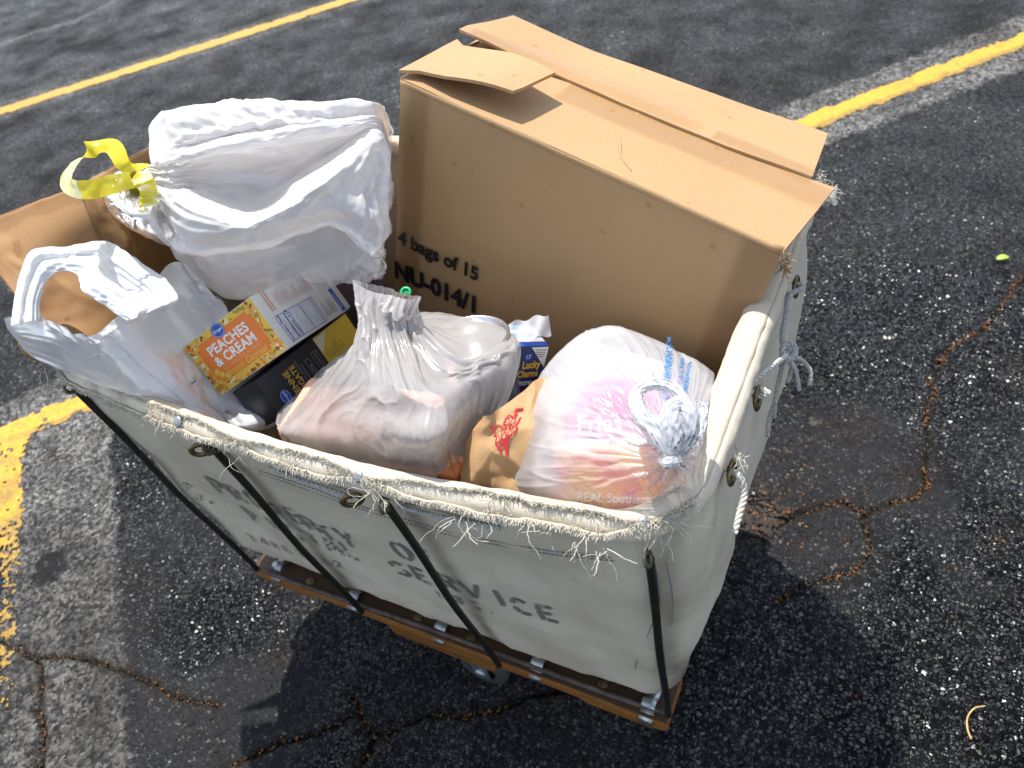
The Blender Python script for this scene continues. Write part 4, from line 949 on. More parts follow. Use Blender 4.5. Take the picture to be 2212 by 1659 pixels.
# ================================================================== BROWN PAPER BAG (left)
pb = thing('paper_bag', (-.42, -.1, .5), 'open brown paper grocery bag with wet dark patches leaning out over the left rim', 'bag')
def paper_wall(name, rows, nu, nv, mat, seed, wetf=None, amp=.004, thick=.0006):
    R = np.array([[inside(at(q[0], q[1], q[2] + max(0.0, q[2] - .86) * .75)) for q in r] for r in rows]); G = cr(R, nu); G = np.swapaxes(cr(np.swapaxes(G, 0, 1), nv), 0, 1); N = normals(G, False)
    rg_ = 1 - np.abs(fbm(G * 11, 3, seed)); G = G + N * (amp * (fbm(G * 8, 2, seed + 1) + .8 * np.clip(rg_ - .7, 0, 1) * 3))[..., None]
    uu, vv = np.meshgrid(np.linspace(0, 1, nu), np.linspace(0, 1, nv), indexing='ij')
    w = wetf(uu, vv, G) if wetf else uu * 0
    o = sheet(name, G, False, mat, pb, attrs=dict(wet=w)); md = o.modifiers.new('s', 'SOLIDIFY'); md.thickness = thick; return o
def wet1(u, v, G):
    e = n2(v, u, 4, 5, 4) * .09; edge = (1 - sstep(.085, .095, u + .35 * e)) * .30
    low = sstep(.48, .50, u * .75 + .32 * (1 - v) + e) * .28; drop = sstep(.055, .05, np.hypot((u - .20) * 1.1, v - .30) + .3 * e) * .35
    return np.clip(.10 + edge + low + drop, 0, .8)
def wet2(u, v, G):
    e = n2(v, u, 5, 9, 4) * .08; b1 = sstep(.20, .19, np.hypot((u - .36) * 1.4, (v - .42)) + e); b2 = sstep(.30, .29, np.hypot((u - .72) * .9, (v - .62) * .8) + e); fold = (1 - sstep(.10, .12, v - .10 * u)) * .35
    return np.clip(np.maximum(np.maximum(b1 * .62, b2 * .85), fold), 0, 1) + .02
paper_wall('side_wall', [[(-25, 480, .915), (65, 443, .922), (168, 403, .928)], [(-22, 560, .90), (80, 520, .905), (195, 470, .908)], [(-10, 640, .88), (110, 600, .88), (235, 560, .872)], [(30, 720, .855), (150, 690, .852), (290, 640, .83)], [(70, 775, .835), (190, 770, .82), (330, 720, .76)], [(120, 790, .72), (240, 790, .70), (360, 730, .66)]], 60, 50, M['paper'], 31, wet1)
paper_wall('back_wall', [[(168, 403, .928), (240, 365, .928), (322, 323, .928)], [(195, 470, .908), (270, 425, .905), (350, 380, .90)], [(235, 560, .872), (320, 530, .865), (400, 470, .86)], [(290, 650, .79), (380, 620, .78), (470, 570, .77)]], 50, 40, M['paper'], 33, wet2)
paper_wall('outer_wall', [[(-25, 475, .910), (65, 438, .917), (166, 398, .924), (240, 360, .924), (322, 319, .924)], [(-25, 460, .78), (60, 430, .78), (180, 390, .78), (250, 360, .78), (330, 330, .78)], [(-20, 480, .55), (80, 440, .55), (190, 400, .55), (260, 390, .55), (330, 360, .55)]], 30, 40, M['paper2'], 35, lambda u, v, G: u * 0)

# ================================================================== TRASH BAG WITH YELLOW DRAWSTRING
zt = lambda z: z + max(0.0, z - .72) * .36
def A(*l): return [at(q[0], q[1], zt(q[2])) for q in l]
tb = thing('trash_bag', at(600, 450, .7), 'big white trash bag with a yellow drawstring tied at its left end', 'bag')
def circ(c, ax, r, n, ph=0.0, fl=1.0):
    ax = np.asarray(ax, float) / np.linalg.norm(ax); u = np.array([0, 1.0, 0]); u -= ax * (u @ ax); u /= np.linalg.norm(u); w = np.cross(u, ax); w = w if w[2] > 0 else -w
    return [np.asarray(c) + r * (math.cos(ph + 2 * math.pi * k / n) * u + fl * math.sin(ph + 2 * math.pi * k / n) * w) for k in range(n)]
nk = at(314, 392, zt(.925)); ax_ = at(400, 390, zt(.945)) - nk
rings = [circ(nk - ax_ * .12, ax_, .021, 13, -.9), circ(nk, ax_, .0185, 13, -.9),
         A((365, 345, .84), (342, 325, .915), (350, 335, .928), (352, 345, .938), (352, 352, .95), (356, 366, .948), (360, 385, .942), (358, 400, .938), (350, 420, .945), (345, 462, .915), (352, 470, .885), (362, 455, .84), (365, 420, .80)),
         A((400, 275, .74), (372, 256, .915), (385, 300, .93), (400, 325, .925), (410, 335, .958), (412, 350, .948), (420, 385, .932), (425, 412, .925), (405, 450, .945), (395, 540, .90), (405, 542, .855), (410, 548, .80), (430, 500, .68)),
         A((500, 290, .68), (480, 233, .925), (490, 270, .948), (500, 296, .938), (508, 312, .964), (510, 330, .948), (520, 385, .912), (527, 440, .900), (515, 478, .935), (480, 543, .898), (478, 548, .845), (490, 640, .755), (500, 560, .64)),
         A((600, 290, .66), (570, 235, .93), (580, 260, .952), (585, 282, .943), (590, 297, .964), (590, 315, .948), (590, 370, .910), (585, 430, .895), (590, 455, .942), (578, 529, .898), (575, 534, .845), (580, 632, .76), (580, 560, .62)),
         A((680, 290, .64), (650, 242, .932), (660, 262, .950), (662, 274, .944), (664, 283, .962), (664, 300, .950), (664, 345, .915), (660, 383, .908), (674, 405, .952), (664, 498, .903), (660, 506, .85), (655, 612, .78), (650, 560, .62)),
         A((750, 290, .64), (725, 247, .935), (732, 258, .948), (738, 264, .948), (742, 270, .956), (742, 285, .95), (740, 310, .928), (738, 330, .925), (750, 352, .955), (725, 487, .905), (728, 496, .858), (725, 612, .785), (720, 560, .62)),
         A((800, 310, .62), (795, 250, .93), (800, 254, .94), (805, 256, .943), (812, 258, .945), (812, 268, .944), (812, 280, .94), (812, 295, .94), (816, 330, .945), (790, 529, .888), (788, 536, .86), (780, 610, .79), (780, 560, .62)),
         A((825, 330, .62), (820, 258, .905), (824, 270, .905), (828, 282, .905), (830, 292, .905), (832, 310, .905), (833, 330, .905), (834, 355, .90), (834, 400, .895), (822, 540, .855), (820, 548, .84), (812, 600, .79), (815, 560, .64)),
         A((838, 400, .66), (842, 300, .80), (843, 310, .80), (843, 320, .80), (843, 335, .80), (843, 350, .80), (842, 370, .80), (842, 390, .80), (841, 420, .79), (828, 510, .76), (826, 540, .75), (820, 580, .73), (824, 520, .64))]
B = loft(rings, 64, 112); s = np.linspace(0, 1, 64)[:, None]; v_ = np.linspace(0, 1, 112, endpoint=False)[None]
crum = np.clip(sstep(.62, .82, s) * (sstep(.52, .6, v_) * (1 - sstep(.80, .86, v_)) + sstep(.85, .9, v_) * .4) + np.exp(-((v_ - .17) / .05) ** 2) * sstep(.2, .35, s) * .5, 0, 1)
B = creases(B, True, .0065, 2.4, 10, 140, 3, sstep(.08, .25, s) * (1 - .6 * sstep(.85, 1, s)))
gv = 1.03 + .42 * np.exp(-((s - .15) / .10) ** 2) + .05 * crum; gu = 1.012 + .06 * crum
W = wrinkle(B, True, gu, gv, .030 + .05 * np.exp(-(s / .10) ** 2) - .008 * crum, 220, 41, .005, 9, (.9, .6))
TBG = up2(W, True); n_ = TBG.shape; s2 = np.linspace(0, 1, n_[0])[:, None]; v2 = np.linspace(0, 1, n_[1], endpoint=False)[None]
c2 = np.clip(sstep(.62, .82, s2) * sstep(.50, .58, v2) * (1 - sstep(.80, .86, v2)) + np.exp(-((v2 - .17) / .05) ** 2) * sstep(.2, .35, s2) * .7, 0, 1)
TBG = wrinkle(TBG, True, 1.003 + .07 * c2, 1.015 + .08 * c2, .04, 90, 42, .0022, 45, (.5, .3))
TBG = up2(TBG, True); s3 = np.linspace(0, 1, TBG.shape[0])[:, None]; TBG = creases(TBG, True, .0028, 5, 22, 150, 4, sstep(.05, .2, s3)); sheet('film_skin', TBG, True, M['film_trash'], tb)
# gathered mouth left of the tie, drooping to the front
mo = [circ(nk + ax_ * .06, ax_, .018, 9, -.6), circ(nk - ax_ * .12, ax_, .021, 9, -.6),
      A((300, 375, .92), (280, 368, .94), (262, 380, .955), (248, 400, .957), (255, 432, .955), (290, 450, .95), (325, 440, .94), (330, 410, .925), (315, 385, .91)),
      A((290, 385, .90), (262, 375, .92), (240, 385, .94), (226, 408, .945), (236, 450, .94), (288, 484, .935), (345, 482, .925), (360, 440, .90), (330, 400, .88)),
      A((290, 400, .88), (268, 392, .895), (250, 398, .91), (236, 415, .915), (250, 462, .91), (296, 502, .905), (375, 530, .892), (378, 470, .87), (330, 430, .86)),
      A((300, 420, .85), (285, 415, .855), (270, 418, .86), (262, 428, .865), (275, 460, .865), (310, 490, .86), (368, 515, .855), (365, 470, .84), (330, 440, .84))]
B = loft(mo, 30, 72); W = up2(wrinkle(B, True, 1.01, 1.06 + .25 * np.exp(-((np.linspace(0, 1, 30)[:, None] - .2) / .15) ** 2), .03, 180, 43, .003, 22, (.9, .3)), True); sheet('bag_mouth', up2(W, True), True, M['film_knot'], tb)
def ribbon(pts, w, name, mat, parent, nrm, seed=0, twist=None, nn=70, thick=.0006):
    P = cr(np.array(pts), nn); T = np.gradient(P, axis=0); T /= np.linalg.norm(T, axis=1)[:, None]
    N = cr(np.array(nrm, float), nn); N -= T * (N * T).sum(1)[:, None]; N /= np.linalg.norm(N, axis=1)[:, None]
    ww = w * (1 + .12 * n2(np.linspace(0, 3, nn), np.zeros(nn), 2, seed)); k = np.linspace(-1, 1, 7)
    Nn = np.cross(T, N); G = P[:, None] + N[:, None] * (k[None, :, None] * ww[:, None, None] / 2) + Nn[:, None] * (.0035 * fbm(np.stack(np.broadcast_arrays(np.linspace(0, 9, nn)[:, None], k[None] * .7, 0 * k[None]), -1), 3, seed))[..., None]
    o = sheet(name, G, False, mat, parent); return o
ds = ribbon(A((285, 372, .962), (268, 355, .970), (250, 325, .978), (232, 312, .98), (195, 322, .98), (165, 345, .98), (147, 372, .98), (146, 396, .98), (165, 409, .982), (205, 408, .98), (245, 398, .975), (285, 388, .968)), .023, 'drawstring', M['yellow_film'], tb, [(.8, .5, .1), (1, .2, .1), (.7, .6, .3), (.3, .9, .4), (.2, 1, .3), (.5, .8, .2), (.8, .4, .3), (.9, .2, .3), (.3, .5, .8), (.1, .7, .7), (.0, .8, .6), (.0, .8, .6)], 5, nn=90)
kn_ = [circ(nk + ax_ * (t - .18), ax_, r, 12) for t, r in ((-.08, .020), (.0, .0245), (.12, .0255), (.24, .0245), (.34, .020))]
B = loft(kn_, 24, 60); W = wrinkle(B, True, 1.05, 1.12, .05, 80, 47, .003, 60, .2); sheet('drawstring_wrap', W, True, M['yellow_film'], tb)
ribbon(A((300, 378, .968), (312, 395, .966), (320, 415, .955), (322, 447, .945)), .026, 'drawstring_tab', M['yellow_film'], tb, [(1, .5, .1)] * 4, 8, nn=30)
# what shows faintly through it
ct = thing('dark_carton', at(620, 560, .7), 'dull mauve carton showing faintly through the big white trash bag', 'carton')
q = at(620, 585, .785); MB().box(q + [0.0, .085, -.045], Euler((.25, .12, .5)).to_matrix(), (.11, .06, .09), .004).build('carton_body', plain('mauve_card', (.13, .075, .08), .6), ct)
q = at(560, 420, .855); MB().box(q, Euler((.15, .0, -.1)).to_matrix(), (.09, .022, .03), .004).build('carton_flap', plain('slate_card', (.12, .15, .24), .6), ct)

def A(*l): return [at(*q) for q in l]
# ================================================================== WHITE SHOPPING BAG WITH HANDLE HOLE
sb = thing('shopping_bag', at(300, 800, .6), 'white plastic shopping bag with an open hand hole at the left front corner', 'bag')
rows = [A((26, 698, .885), (88, 688, .915), (160, 720, .925), (205, 722, .928), (256, 682, .93), (310, 640, .918), (382, 566, .875), (470, 645, .845), (470, 640, .73), (330, 640, .70), (180, 720, .70), (60, 720, .74)),
        A((45, 735, .855), (120, 735, .895), (190, 752, .905), (235, 750, .908), (300, 720, .90), (355, 675, .865), (425, 640, .845), (495, 680, .81), (490, 690, .68), (350, 690, .62), (200, 740, .62), (80, 740, .70)),
        A((78, 768, .830), (150, 785, .856), (215, 805, .862), (280, 812, .862), (350, 795, .85), (420, 765, .82), (480, 735, .80), (540, 760, .765), (520, 740, .62), (380, 740, .52), (230, 760, .52), (110, 770, .62)),
        A((128, 786, .815), (200, 826, .815), (260, 850, .815), (330, 872, .808), (400, 880, .795), (470, 870, .765), (540, 830, .75), (590, 830, .73), (560, 800, .56), (420, 800, .46), (280, 800, .46), (150, 790, .56)),
        A((150, 775, .74), (225, 815, .74), (300, 860, .75), (370, 900, .755), (450, 920, .745), (530, 930, .725), (595, 915, .71), (625, 890, .69), (600, 860, .50), (460, 860, .42), (320, 830, .42), (180, 790, .5)),
        A((240, 790, .55), (290, 810, .55), (350, 840, .55), (410, 870, .55), (470, 890, .55), (530, 900, .55), (580, 890, .55), (600, 880, .55), (580, 860, .45), (470, 850, .40), (360, 840, .40), (280, 800, .45))]
B = loft(rows, 36, 72); s = np.linspace(0, 1, 36)[:, None]
W = wrinkle(B, True, 1.012 + .02 * np.exp(-(s / .15) ** 2), 1.02 + .05 * np.exp(-(s / .2) ** 2), .03, 220, 51, .006, 9, (.8, .6)); W = up2(W, True); W = creases(W, True, .0026, 3, 9, 160, 5); SBG = up2(W, True)
body = sheet('film_body', SBG, True, M['film'], sb)
# the handle: a folded double band arching over the hole
stn = [((26, 700), (83, 690), 0.914), ((34, 641), (84, 650), 0.929), ((48, 585), (97, 612), 0.944), ((73, 542), (112, 592), 0.959), ((147, 534), (139, 583), 0.969), ((222, 524), (167, 593), 0.969), ((270, 545), (182, 625), 0.964), ((320, 580), (210, 645), 0.956), ((362, 612), (232, 660), 0.949), ((380, 648), (256, 678), 0.944), ((335, 668), (278, 692), 0.940)]
rings = []
for (o_, i_, z) in stn:
    o_, i_ = np.array(o_, float), np.array(i_, float); L = lambda k: tuple(o_ + (i_ - o_) * k)
    rings.append([at(*o_, z), at(*L(.22), z + .004), at(*L(.45), z - .001), at(*L(.7), z + .006), at(*i_, z + .000), at(*L(.85), z - .004), at(*L(.5), z - .008), at(*L(.12), z - .005)])
R_ = cr(np.array(rings), 46); B = np.swapaxes(cr(np.swapaxes(R_, 0, 1), 40, True), 0, 1)
W = wrinkle(B, True, 1.02, 1.20, .022, 200, 53, .004, 18, (.8, .3)); sheet('bag_handle', up2(up2(W, True), True), True, M['film'], sb)
# front fold line on the bag
SF = Surf(SBG, True)
def find_uv(G, pts):
    out = []; D = G.reshape(-1, 3) - CAM_POS; dep = np.linalg.norm(D, axis=1)
    for px, py in pts:
        d = at(px, py, 0) - CAM_POS; d /= np.linalg.norm(d); r = np.linalg.norm(D - (D @ d)[:, None] * d, axis=1)
        c = np.where(r < max(.006, r.min() * 1.2))[0]; out.append(c[np.argmin(dep[c])])
    return out
def skin_line(G, pts, r, name, mat, parent, lift=.0008, n=40):
    ids = find_uv(G, [tuple(p) for p in cr(np.array(pts, float), n)]); Q = G.reshape(-1, 3)[ids]; Q = Q + (CAM_POS - Q) / np.linalg.norm(CAM_POS - Q, axis=1)[:, None] * lift
    Q[1:-1] = (Q[:-2] + Q[1:-1] * 2 + Q[2:]) / 4; return MB().tube(Q, r, 6).build(name, mat, parent)
skin_line(SBG, [(220, 722), (280, 772), (345, 825), (392, 858), (402, 880)], .0008, 'fold_line', M['film'], sb, .0006)
def skin_print(G, name, parent, col, items):
    """flat lettering laid on a skin: (text, px, py, angle in the picture, size in m)"""
    mb = MB()
    for t, px, py, ang, size, bold in items:
        i = find_uv(G, [(px, py)])[0]; q = G.reshape(-1, 3)[i]; v = (CAM_POS - q) / np.linalg.norm(CAM_POS - q)
        right = _M @ np.array([math.cos(math.radians(ang)), math.sin(math.radians(ang)), 0]); upv = _M @ np.array([-math.sin(math.radians(ang)), math.cos(math.radians(ang)), 0])
        V, F = text2d(t, size, bold); Q = []
        for x, y in V:
            a = q + right * x + upv * y; d = a - CAM_POS; d /= np.linalg.norm(d); D = G.reshape(-1, 3) - CAM_POS; tt = D @ d
            r = ((D - tt[:, None] * d) ** 2).sum(1); c = np.argpartition(r, 10)[:10]; c = c[np.argsort(tt[c])][:6]; w = 1 / (r[c] + 1e-7); dep = (tt[c] * w).sum() / w.sum(); Q.append(CAM_POS + d * (dep - .0040))
        mb.add(Q, F)
    return tag(mb.build(name, INK[col], parent, smooth=False), kind='stuff')
skin_print(SBG, 'printed_lettering', sb, 'teal', [('HILEX', 407, 806, -58, .0118, .02)])
skin_print(SBG, 'printed_lettering', sb, 'slate', [('Made', 436, 858, -56, .0062, 0), ('in USA', 446, 852, -56, .0062, 0), ('E345', 456, 846, -56, .0062, 0), ('• REDUCE', 462, 886, -54, .0066, 0), ('• REUSE', 471, 880, -54, .0066, 0), ('• RECYCLE', 480, 874, -54, .0066, 0), ('LDPE', 512, 898, -54, .0055, 0)])

# ================================================================== OATMEAL CARTON, PASTA BOX, CEREAL BOX
def carton(name, O, a, b, c, mat, label, part='carton_body', bev=.0012):
    """O corner, a b c edge vectors"""
    O, a, b, c = (np.asarray(q, float) for q in (O, a, b, c)); t = thing(name, O + (a + b + c) / 2, label, 'carton')
    ax = np.array([a / np.linalg.norm(a), b / np.linalg.norm(b), c / np.linalg.norm(c)]); o = MB().box(O + (a + b + c) / 2, ax, [np.linalg.norm(a) / 2, np.linalg.norm(b) / 2, np.linalg.norm(c) / 2], bev)
    o = o.build(part, mat, t); autosmooth(o, 50); bm = bmesh.new(); bm.from_mesh(o.data); bmesh.ops.recalc_face_normals(bm, faces=bm.faces); bm.to_mesh(o.data); bm.free(); return t
O = np.array([-.1473, -.2089, .9004]); a = np.array([-.1075, -.0627, -.0629]); b = np.array([.0503, -.0184, -.0678]); c = np.array([-.0571, .1932, -.0949])
oat = carton('oatmeal_carton', O, a, b, c, plain('white_carton', (.74, .73, .70), .45, 0, .03, 40), 'orange and white oatmeal carton lying on the black pasta box')
La, Lb, Lc = (np.linalg.norm(q) for q in (a, b, c))
# orange face: x from the left corner up to O, y from the near edge to the O edge
fx = -a / La; fy = -b / Lb; pr = Print(face_fn(O + a + b, fx, fy))
flip_ = np.dot(np.cross(fx, fy), CAM_POS - (O + a / 2 + b / 2)) < 0
def nface(o_, x_, y_):
    f = face_fn(o_, x_, y_); return f if np.dot(np.cross(x_, y_), CAM_POS - o_) > 0 else face_fn(o_, x_, y_, -.0003, -.00012)
pr = Print(nface(O + a + b, fx, fy))
w_, h_ = La, Lb; pr.rect('yellow', .0008, .0008, w_ - .0008, h_ - .0008, 0)
ro = random.Random(4)
for k in range(150):
    e = ro.random()
    if e < .5: x_, y_ = ro.uniform(.004, w_ - .004), (ro.uniform(.003, .011) if ro.random() < .5 else h_ - ro.uniform(.003, .011))
    else: x_, y_ = (ro.uniform(.003, .013) if ro.random() < .5 else w_ - ro.uniform(.003, .013)), ro.uniform(.004, h_ - .004)
    pr.ell(ro.choice(['olive', 'peach', 'brown', 'gold', 'cream', 'orange', 'olive']), x_, y_, ro.uniform(.0025, .0048), ro.uniform(.0016, .0028), ro.uniform(0, 180), 1 + k * .01, 12)
def notch(x0, y0, x1, y1, n): return [(x0 + n, y0), (x1 - n, y0), (x1 - n, y0 + n), (x1, y0 + n), (x1, y1 - n), (x1 - n, y1 - n), (x1 - n, y1), (x0 + n, y1), (x0 + n, y1 - n), (x0, y1 - n), (x0, y0 + n), (x0 + n, y0 + n)]
def plus(col, x0, y0, x1, y1, n, l):
    pr.rect(col, x0 + n, y0, x1 - n, y1, l); pr.rect(col, x0, y0 + n, x0 + n, y1 - n, l); pr.rect(col, x1 - n, y0 + n, x1, y1 - n, l)
plus('yellow', .0125, .0115, w_ - .0125, h_ - .0095, .006, 4); plus('orange', .0140, .0130, w_ - .0140, h_ - .0110, .006, 5)
def logo(p, x, y, r, rot=0, l=7):
    p.ell('blue', x, y, r * 1.12, r, rot, l); p.ell('white', x, y, r * 1.02, r * .9, rot, l + .5); p.ell('blue', x, y, r * .97, r * .85, rot, l + 1)
    p.text('white', 'Kroger', x - r * .86 * math.cos(math.radians(rot)) + r * .2 * math.sin(math.radians(rot)), y - r * .86 * math.sin(math.radians(rot)) - r * .2 * math.cos(math.radians(rot)), r * .62, .012, .95, rot, .25, lift=l + 2)
logo(pr, w_ * .47, h_ * .885, .0105)
pr.text('white', 'PEACHES', w_ * .50, h_ * .60, .0195, .030, .96, align='CENTER', lift=8, spacing=1.05); pr.text('white', '& CREAM', w_ * .50, h_ * .40, .0195, .030, .96, align='CENTER', lift=8, spacing=1.05)
pr.text('peach', 'NATURALLY FLAVORED', w_ * .52, h_ * .30, .0072, .0, 1, align='CENTER', lift=8); pr.text('yellow', 'Instant Oatmeal', w_ * .53, h_ * .175, .0135, .008, .9, shear=.35, align='CENTER', lift=8)
for x_, y_ in ((.021, .030), (.026, .0235), (.033, .0175)): pr.ell('gold', x_, y_, .0052, .0046, 20, 6); pr.ell('yellow', x_ + .0006, y_ + .0006, .004, .0034, 20, 6.5)
pr.build('front_print', oat, INK)
# white side: x along c from O, y from the near edge to the O edge
fx = c / Lc; fy = -b / Lb
pr = Print(nface(O + b, c / Lc, -b / Lb)); w_, h_ = Lc, Lb
# text reads across the short side: rotate 90
def vt(col, t, x, y, s, bold=0, xs=1): pr.text(col, t, x, y, s, bold, xs, rot=90, lift=3)
pr.rect('blue', .020, .004, .0212, .047, 1)
pr.rect('blue', .134, .004, .1352, .047, 1); pr.rect('blue', .020, .004, .1352, .0048, 1); pr.rect('blue', .020, .0462, .1352, .047, 1)
vt('blue', 'Nutrition Facts', .0290, .0055, .0068, .03); vt('slate', '8 servings per container', .0355, .0055, .0036); vt('blue', 'Serving size', .0410, .0055, .0042, .01); pr.rect('blue', .0425, .0055, .0450, .0455, 2)
vt('blue', 'Calories', .0535, .0055, .0075, .02); vt('blue', '110', .0535, .036, .0085, .02); pr.rect('blue', .056, .0055, .0575, .0455, 2)
for k in range(12): pr.rect('lightblue', .060 + k * .0056, .0075, .0606 + k * .0056, .0245 + .009 * ((k * 7) % 3), 2); pr.rect('lightblue', .060 + k * .0056, .037, .0606 + k * .0056, .044, 2)
pr.rect('blue', .0925, .0055, .0940, .0455, 2); pr.rect('blue', .1270, .0055, .1285, .0455, 2)
for k in range(15): pr.rect('slate', .142 + k * .0028, .008, .1425 + k * .0028, .016 + .024 * ro.random(), 2)
pr.rect('blue', .192, .003, .204, .044, 2); pr.rect('white', .196, .008, .1975, .036, 3)
vt('orange', 'PREPARATION', .0285, .0545, .0056, .02); vt('orange', 'DIRECTIONS', .0360, .0545, .0056, .02)
for k in range(18): pr.rect('pinkish', .050 + k * .0060, .056, .0513 + k * .0060, .062 + .017 * ro.random(), 2)
pr.rect('cream', .012, .0495, Lc - .006, .0499, 1)
pr.build('side_print', oat, INK)

O = np.array([-.1384, -.2708, .7998]); b = np.array([.0311, -.0112, -.0526]) * 1.06; c = np.array([-.0078, .2431, -.0564]); a = -np.cross(b, c); a = a / np.linalg.norm(a) * .060
if a @ (O - CAM_POS) < 0: a = -a
pas = carton('pasta_box', O + a * .0, a, b, c, plain('black_carton', (.014, .015, .018), .42, 0, .1, 60), 'black penne pasta box under the oatmeal carton')
Lb, Lc = np.linalg.norm(b), np.linalg.norm(c)
pr = Print(nface(O + b, c / Lc, -b / Lb))
def vt2(col, t, x, y, s, bold=0, xs=1, rot=90): pr.text(col, t, x, y, s, bold, xs, rot=rot, lift=3)
vt2('gold', 'PENNE', .0550, .0080, .0150, .025, .95); vt2('gold', 'RIGATE', .0700, .0080, .0150, .025, .88)
logo(pr, .026, .022, .0095, 90); vt2('grey', 'ENRICHED MACARONI', .0775, .0080, .0055, .0, .82); vt2('grey', 'PRODUCT', .0845, .0180, .0058, .0)
pr.line('grey', [(.092, .006), (.092, .045), (.101, .045), (.101, .006), (.092, .006)], .0008, 3); vt2('grey', 'PASTA', .0995, .013, .0080, .01)
pr.line('grey', [(.109, .010), (.1215, .010), (.1215, .048), (.109, .048), (.109, .010)], .0008, 3); vt2('grey', 'DELIZIOSA!', .1180, .0145, .0062, .01)
pr.poly('gold', [(.118, .003), (.130, .003), (.134, .013), (.122, .014)], 3); pr.poly('yellow', [(.120, .0045), (.129, .0045), (.131, .008), (.122, .008)], 4)
zig = [(.128 + .0015 * (k % 2), .0178 + k * .0014) for k in range(int((Lb - .0182) / .0014))]
pr.poly('yellow', [(.215, .0175)] + [(.215, Lb - .002)] + zig[::-1], 3); pr.poly('cream', [(.1295, .036), (.16, Lb - .004), (.1295, Lb - .004)], 4)
for k in range(9): pr.rect('darkgrey', .136 + k * .0046, .023, .1368 + k * .0046, .030 + .020 * ro.random(), 5)
pr.build('front_print', pas, INK)

O = np.array([.1969, -.1091, .7996]); a = np.array([.029, .0303, -.0182]) * 1.05; b = np.array([-.0182, -.0307, -.0803]) * 2.2; c = np.array([-.0444, .0394, -.005])
cer = carton('cereal_box', O, a, b, c, plain('navy_carton', (.010, .030, .14), .35, 0, .08, 60), 'small navy blue cereal box standing between the grey bag and the cardboard box')
La, Lb, Lc = (np.linalg.norm(q) for q in (a, b, c))
pr = Print(nface(O + b, a / La, -b / Lb)); H_ = Lb
pr.poly('white', [(La * .45, H_ - .001), (La - .001, H_ - .001), (La - .001, H_ - .034)], 2); pr.ell('blue', La * .40, H_ - .016, .0065, .0065, 0, 3); pr.text('white', '17', La * .40, H_ - .019, .0085, .01, .9, align='CENTER', lift=5)
for k in range(4): pr.rect('slate', La * .60, H_ - .006 - k * .0036, La * .94 - .001 * k, H_ - .0050 - k * .0036, 5)
for col, dx, l in (('orange', .0006, 4), ('yellow', 0, 5)): pr.text(col, 'Lucky', La * .55 + dx, H_ - .034 - dx, .0165, .03, .70, rot=3, align='CENTER', lift=l); pr.text(col, 'Charms', La * .50 + dx, H_ - .048 - dx, .0150, .03, .66, rot=3, align='CENTER', lift=l)
pr.text('white', "s'mores", La * .45, H_ - .062, .0135, .03, .60, rot=3, align='CENTER', lift=5); pr.build('front_print', cer, INK)
pr = Print(nface(O, a / La, c / Lc))
for k, col in enumerate(('lightblue', 'white', 'lightblue', 'white', 'blue')): pr.rect(col, .001, Lc * (1 - k * .2 - .2) + .0004, La - .001, Lc * (1 - k * .2) - .0004, 1)
pr.build('top_print', cer, INK)
# clear wrapper tips over its top
G = np.array([[at(1083 + 34 * s + 6 * k, 702 - 8 * s + 45 * k + 4 * math.sin(5 * s), .805 + .012 * math.sin(3 * s + 2 * k) + .004 * k) for s in np.linspace(0, 3, 16)] for k in np.linspace(0, 1, 10)])
sheet('wrapper_film', G, False, M['film_clear'], cer, flip=True)

# ================================================================== GREY CARRIER BAG WITH A CAN
can = thing('food_can', at(1010, 830, .74), 'tall metal food can inside the grey carrier bag', 'can')
ctop = at(1012, 728, .842); caxis = np.array([-.06, .16, 1.0]); caxis /= np.linalg.norm(caxis); u = np.cross(caxis, [0, 1, 0]); u /= np.linalg.norm(u); w = np.cross(caxis, u)
def lathe(c, prof, n=40):
    V = []
    for r, h in prof:
        for k in range(n): a = 2 * math.pi * k / n; V.append(c + caxis * h + r * (math.cos(a) * u + math.sin(a) * w))
    L = len(prof); F = [(i * n + k, i * n + (k + 1) % n, (i + 1) * n + (k + 1) % n, (i + 1) * n + k) for i in range(L - 1) for k in range(n)] + [tuple(range((L - 1) * n, L * n))]; return V, F
rc_ = .053
V, F = lathe(ctop, [(rc_, -.165), (rc_, -.004), (rc_ + .002, -.002), (rc_ + .002, .001), (rc_ - .002, .001), (rc_ - .003, -.004)]); MB().add(V, F).build('can_shell', M['steel'], can); 
V, F = lathe(ctop, [(rc_ + .0008, -.150), (rc_ + .0008, -.090)]); MB().add(V, F[:-1]).build('can_label', plain('red_label', (.34, .06, .05), .4, 0, .3, 30), can)
V, F = lathe(ctop, [(rc_ + .0006, -.089), (rc_ + .0006, -.070)]); MB().add(V, F[:-1]).build('can_label', plain('navy_label', (.06, .07, .14), .4, 0, .3, 30), can)
pk = thing('meat_pack', at(780, 900, .78), 'flat pack of pale pink and orange food inside the grey carrier bag', 'pack')
m_pk = NT('pink_food'); c_ = m_pk.coord(); m_pk.set(Base_Color=m_pk.ramp(m_pk.noise(c_, 12, 3), [(.35, (.80, .42, .26)), (.55, (.84, .52, .44)), (.7, (.85, .66, .42))]), Roughness=.4)
x_ = at(960, 950, .78) - at(660, 905, .79); x_ /= np.linalg.norm(x_); y_ = np.array([-x_[1], x_[0], 0.0]); y_ /= np.linalg.norm(y_); z_ = np.cross(x_, y_)
q = at(790, 900, .80); MB().box(q - z_ * .03 + y_ * .01, np.array([x_, y_, z_]), (.115, .052, .028), .012).build('pack_tray', m_pk.m, pk)
MB().box(at(900, 985, .775) - z_ * .02, np.array([x_, y_, z_]), (.060, .018, .012), .004).build('pack_card', plain('orange_card', (.70, .22, .05), .5), pk)
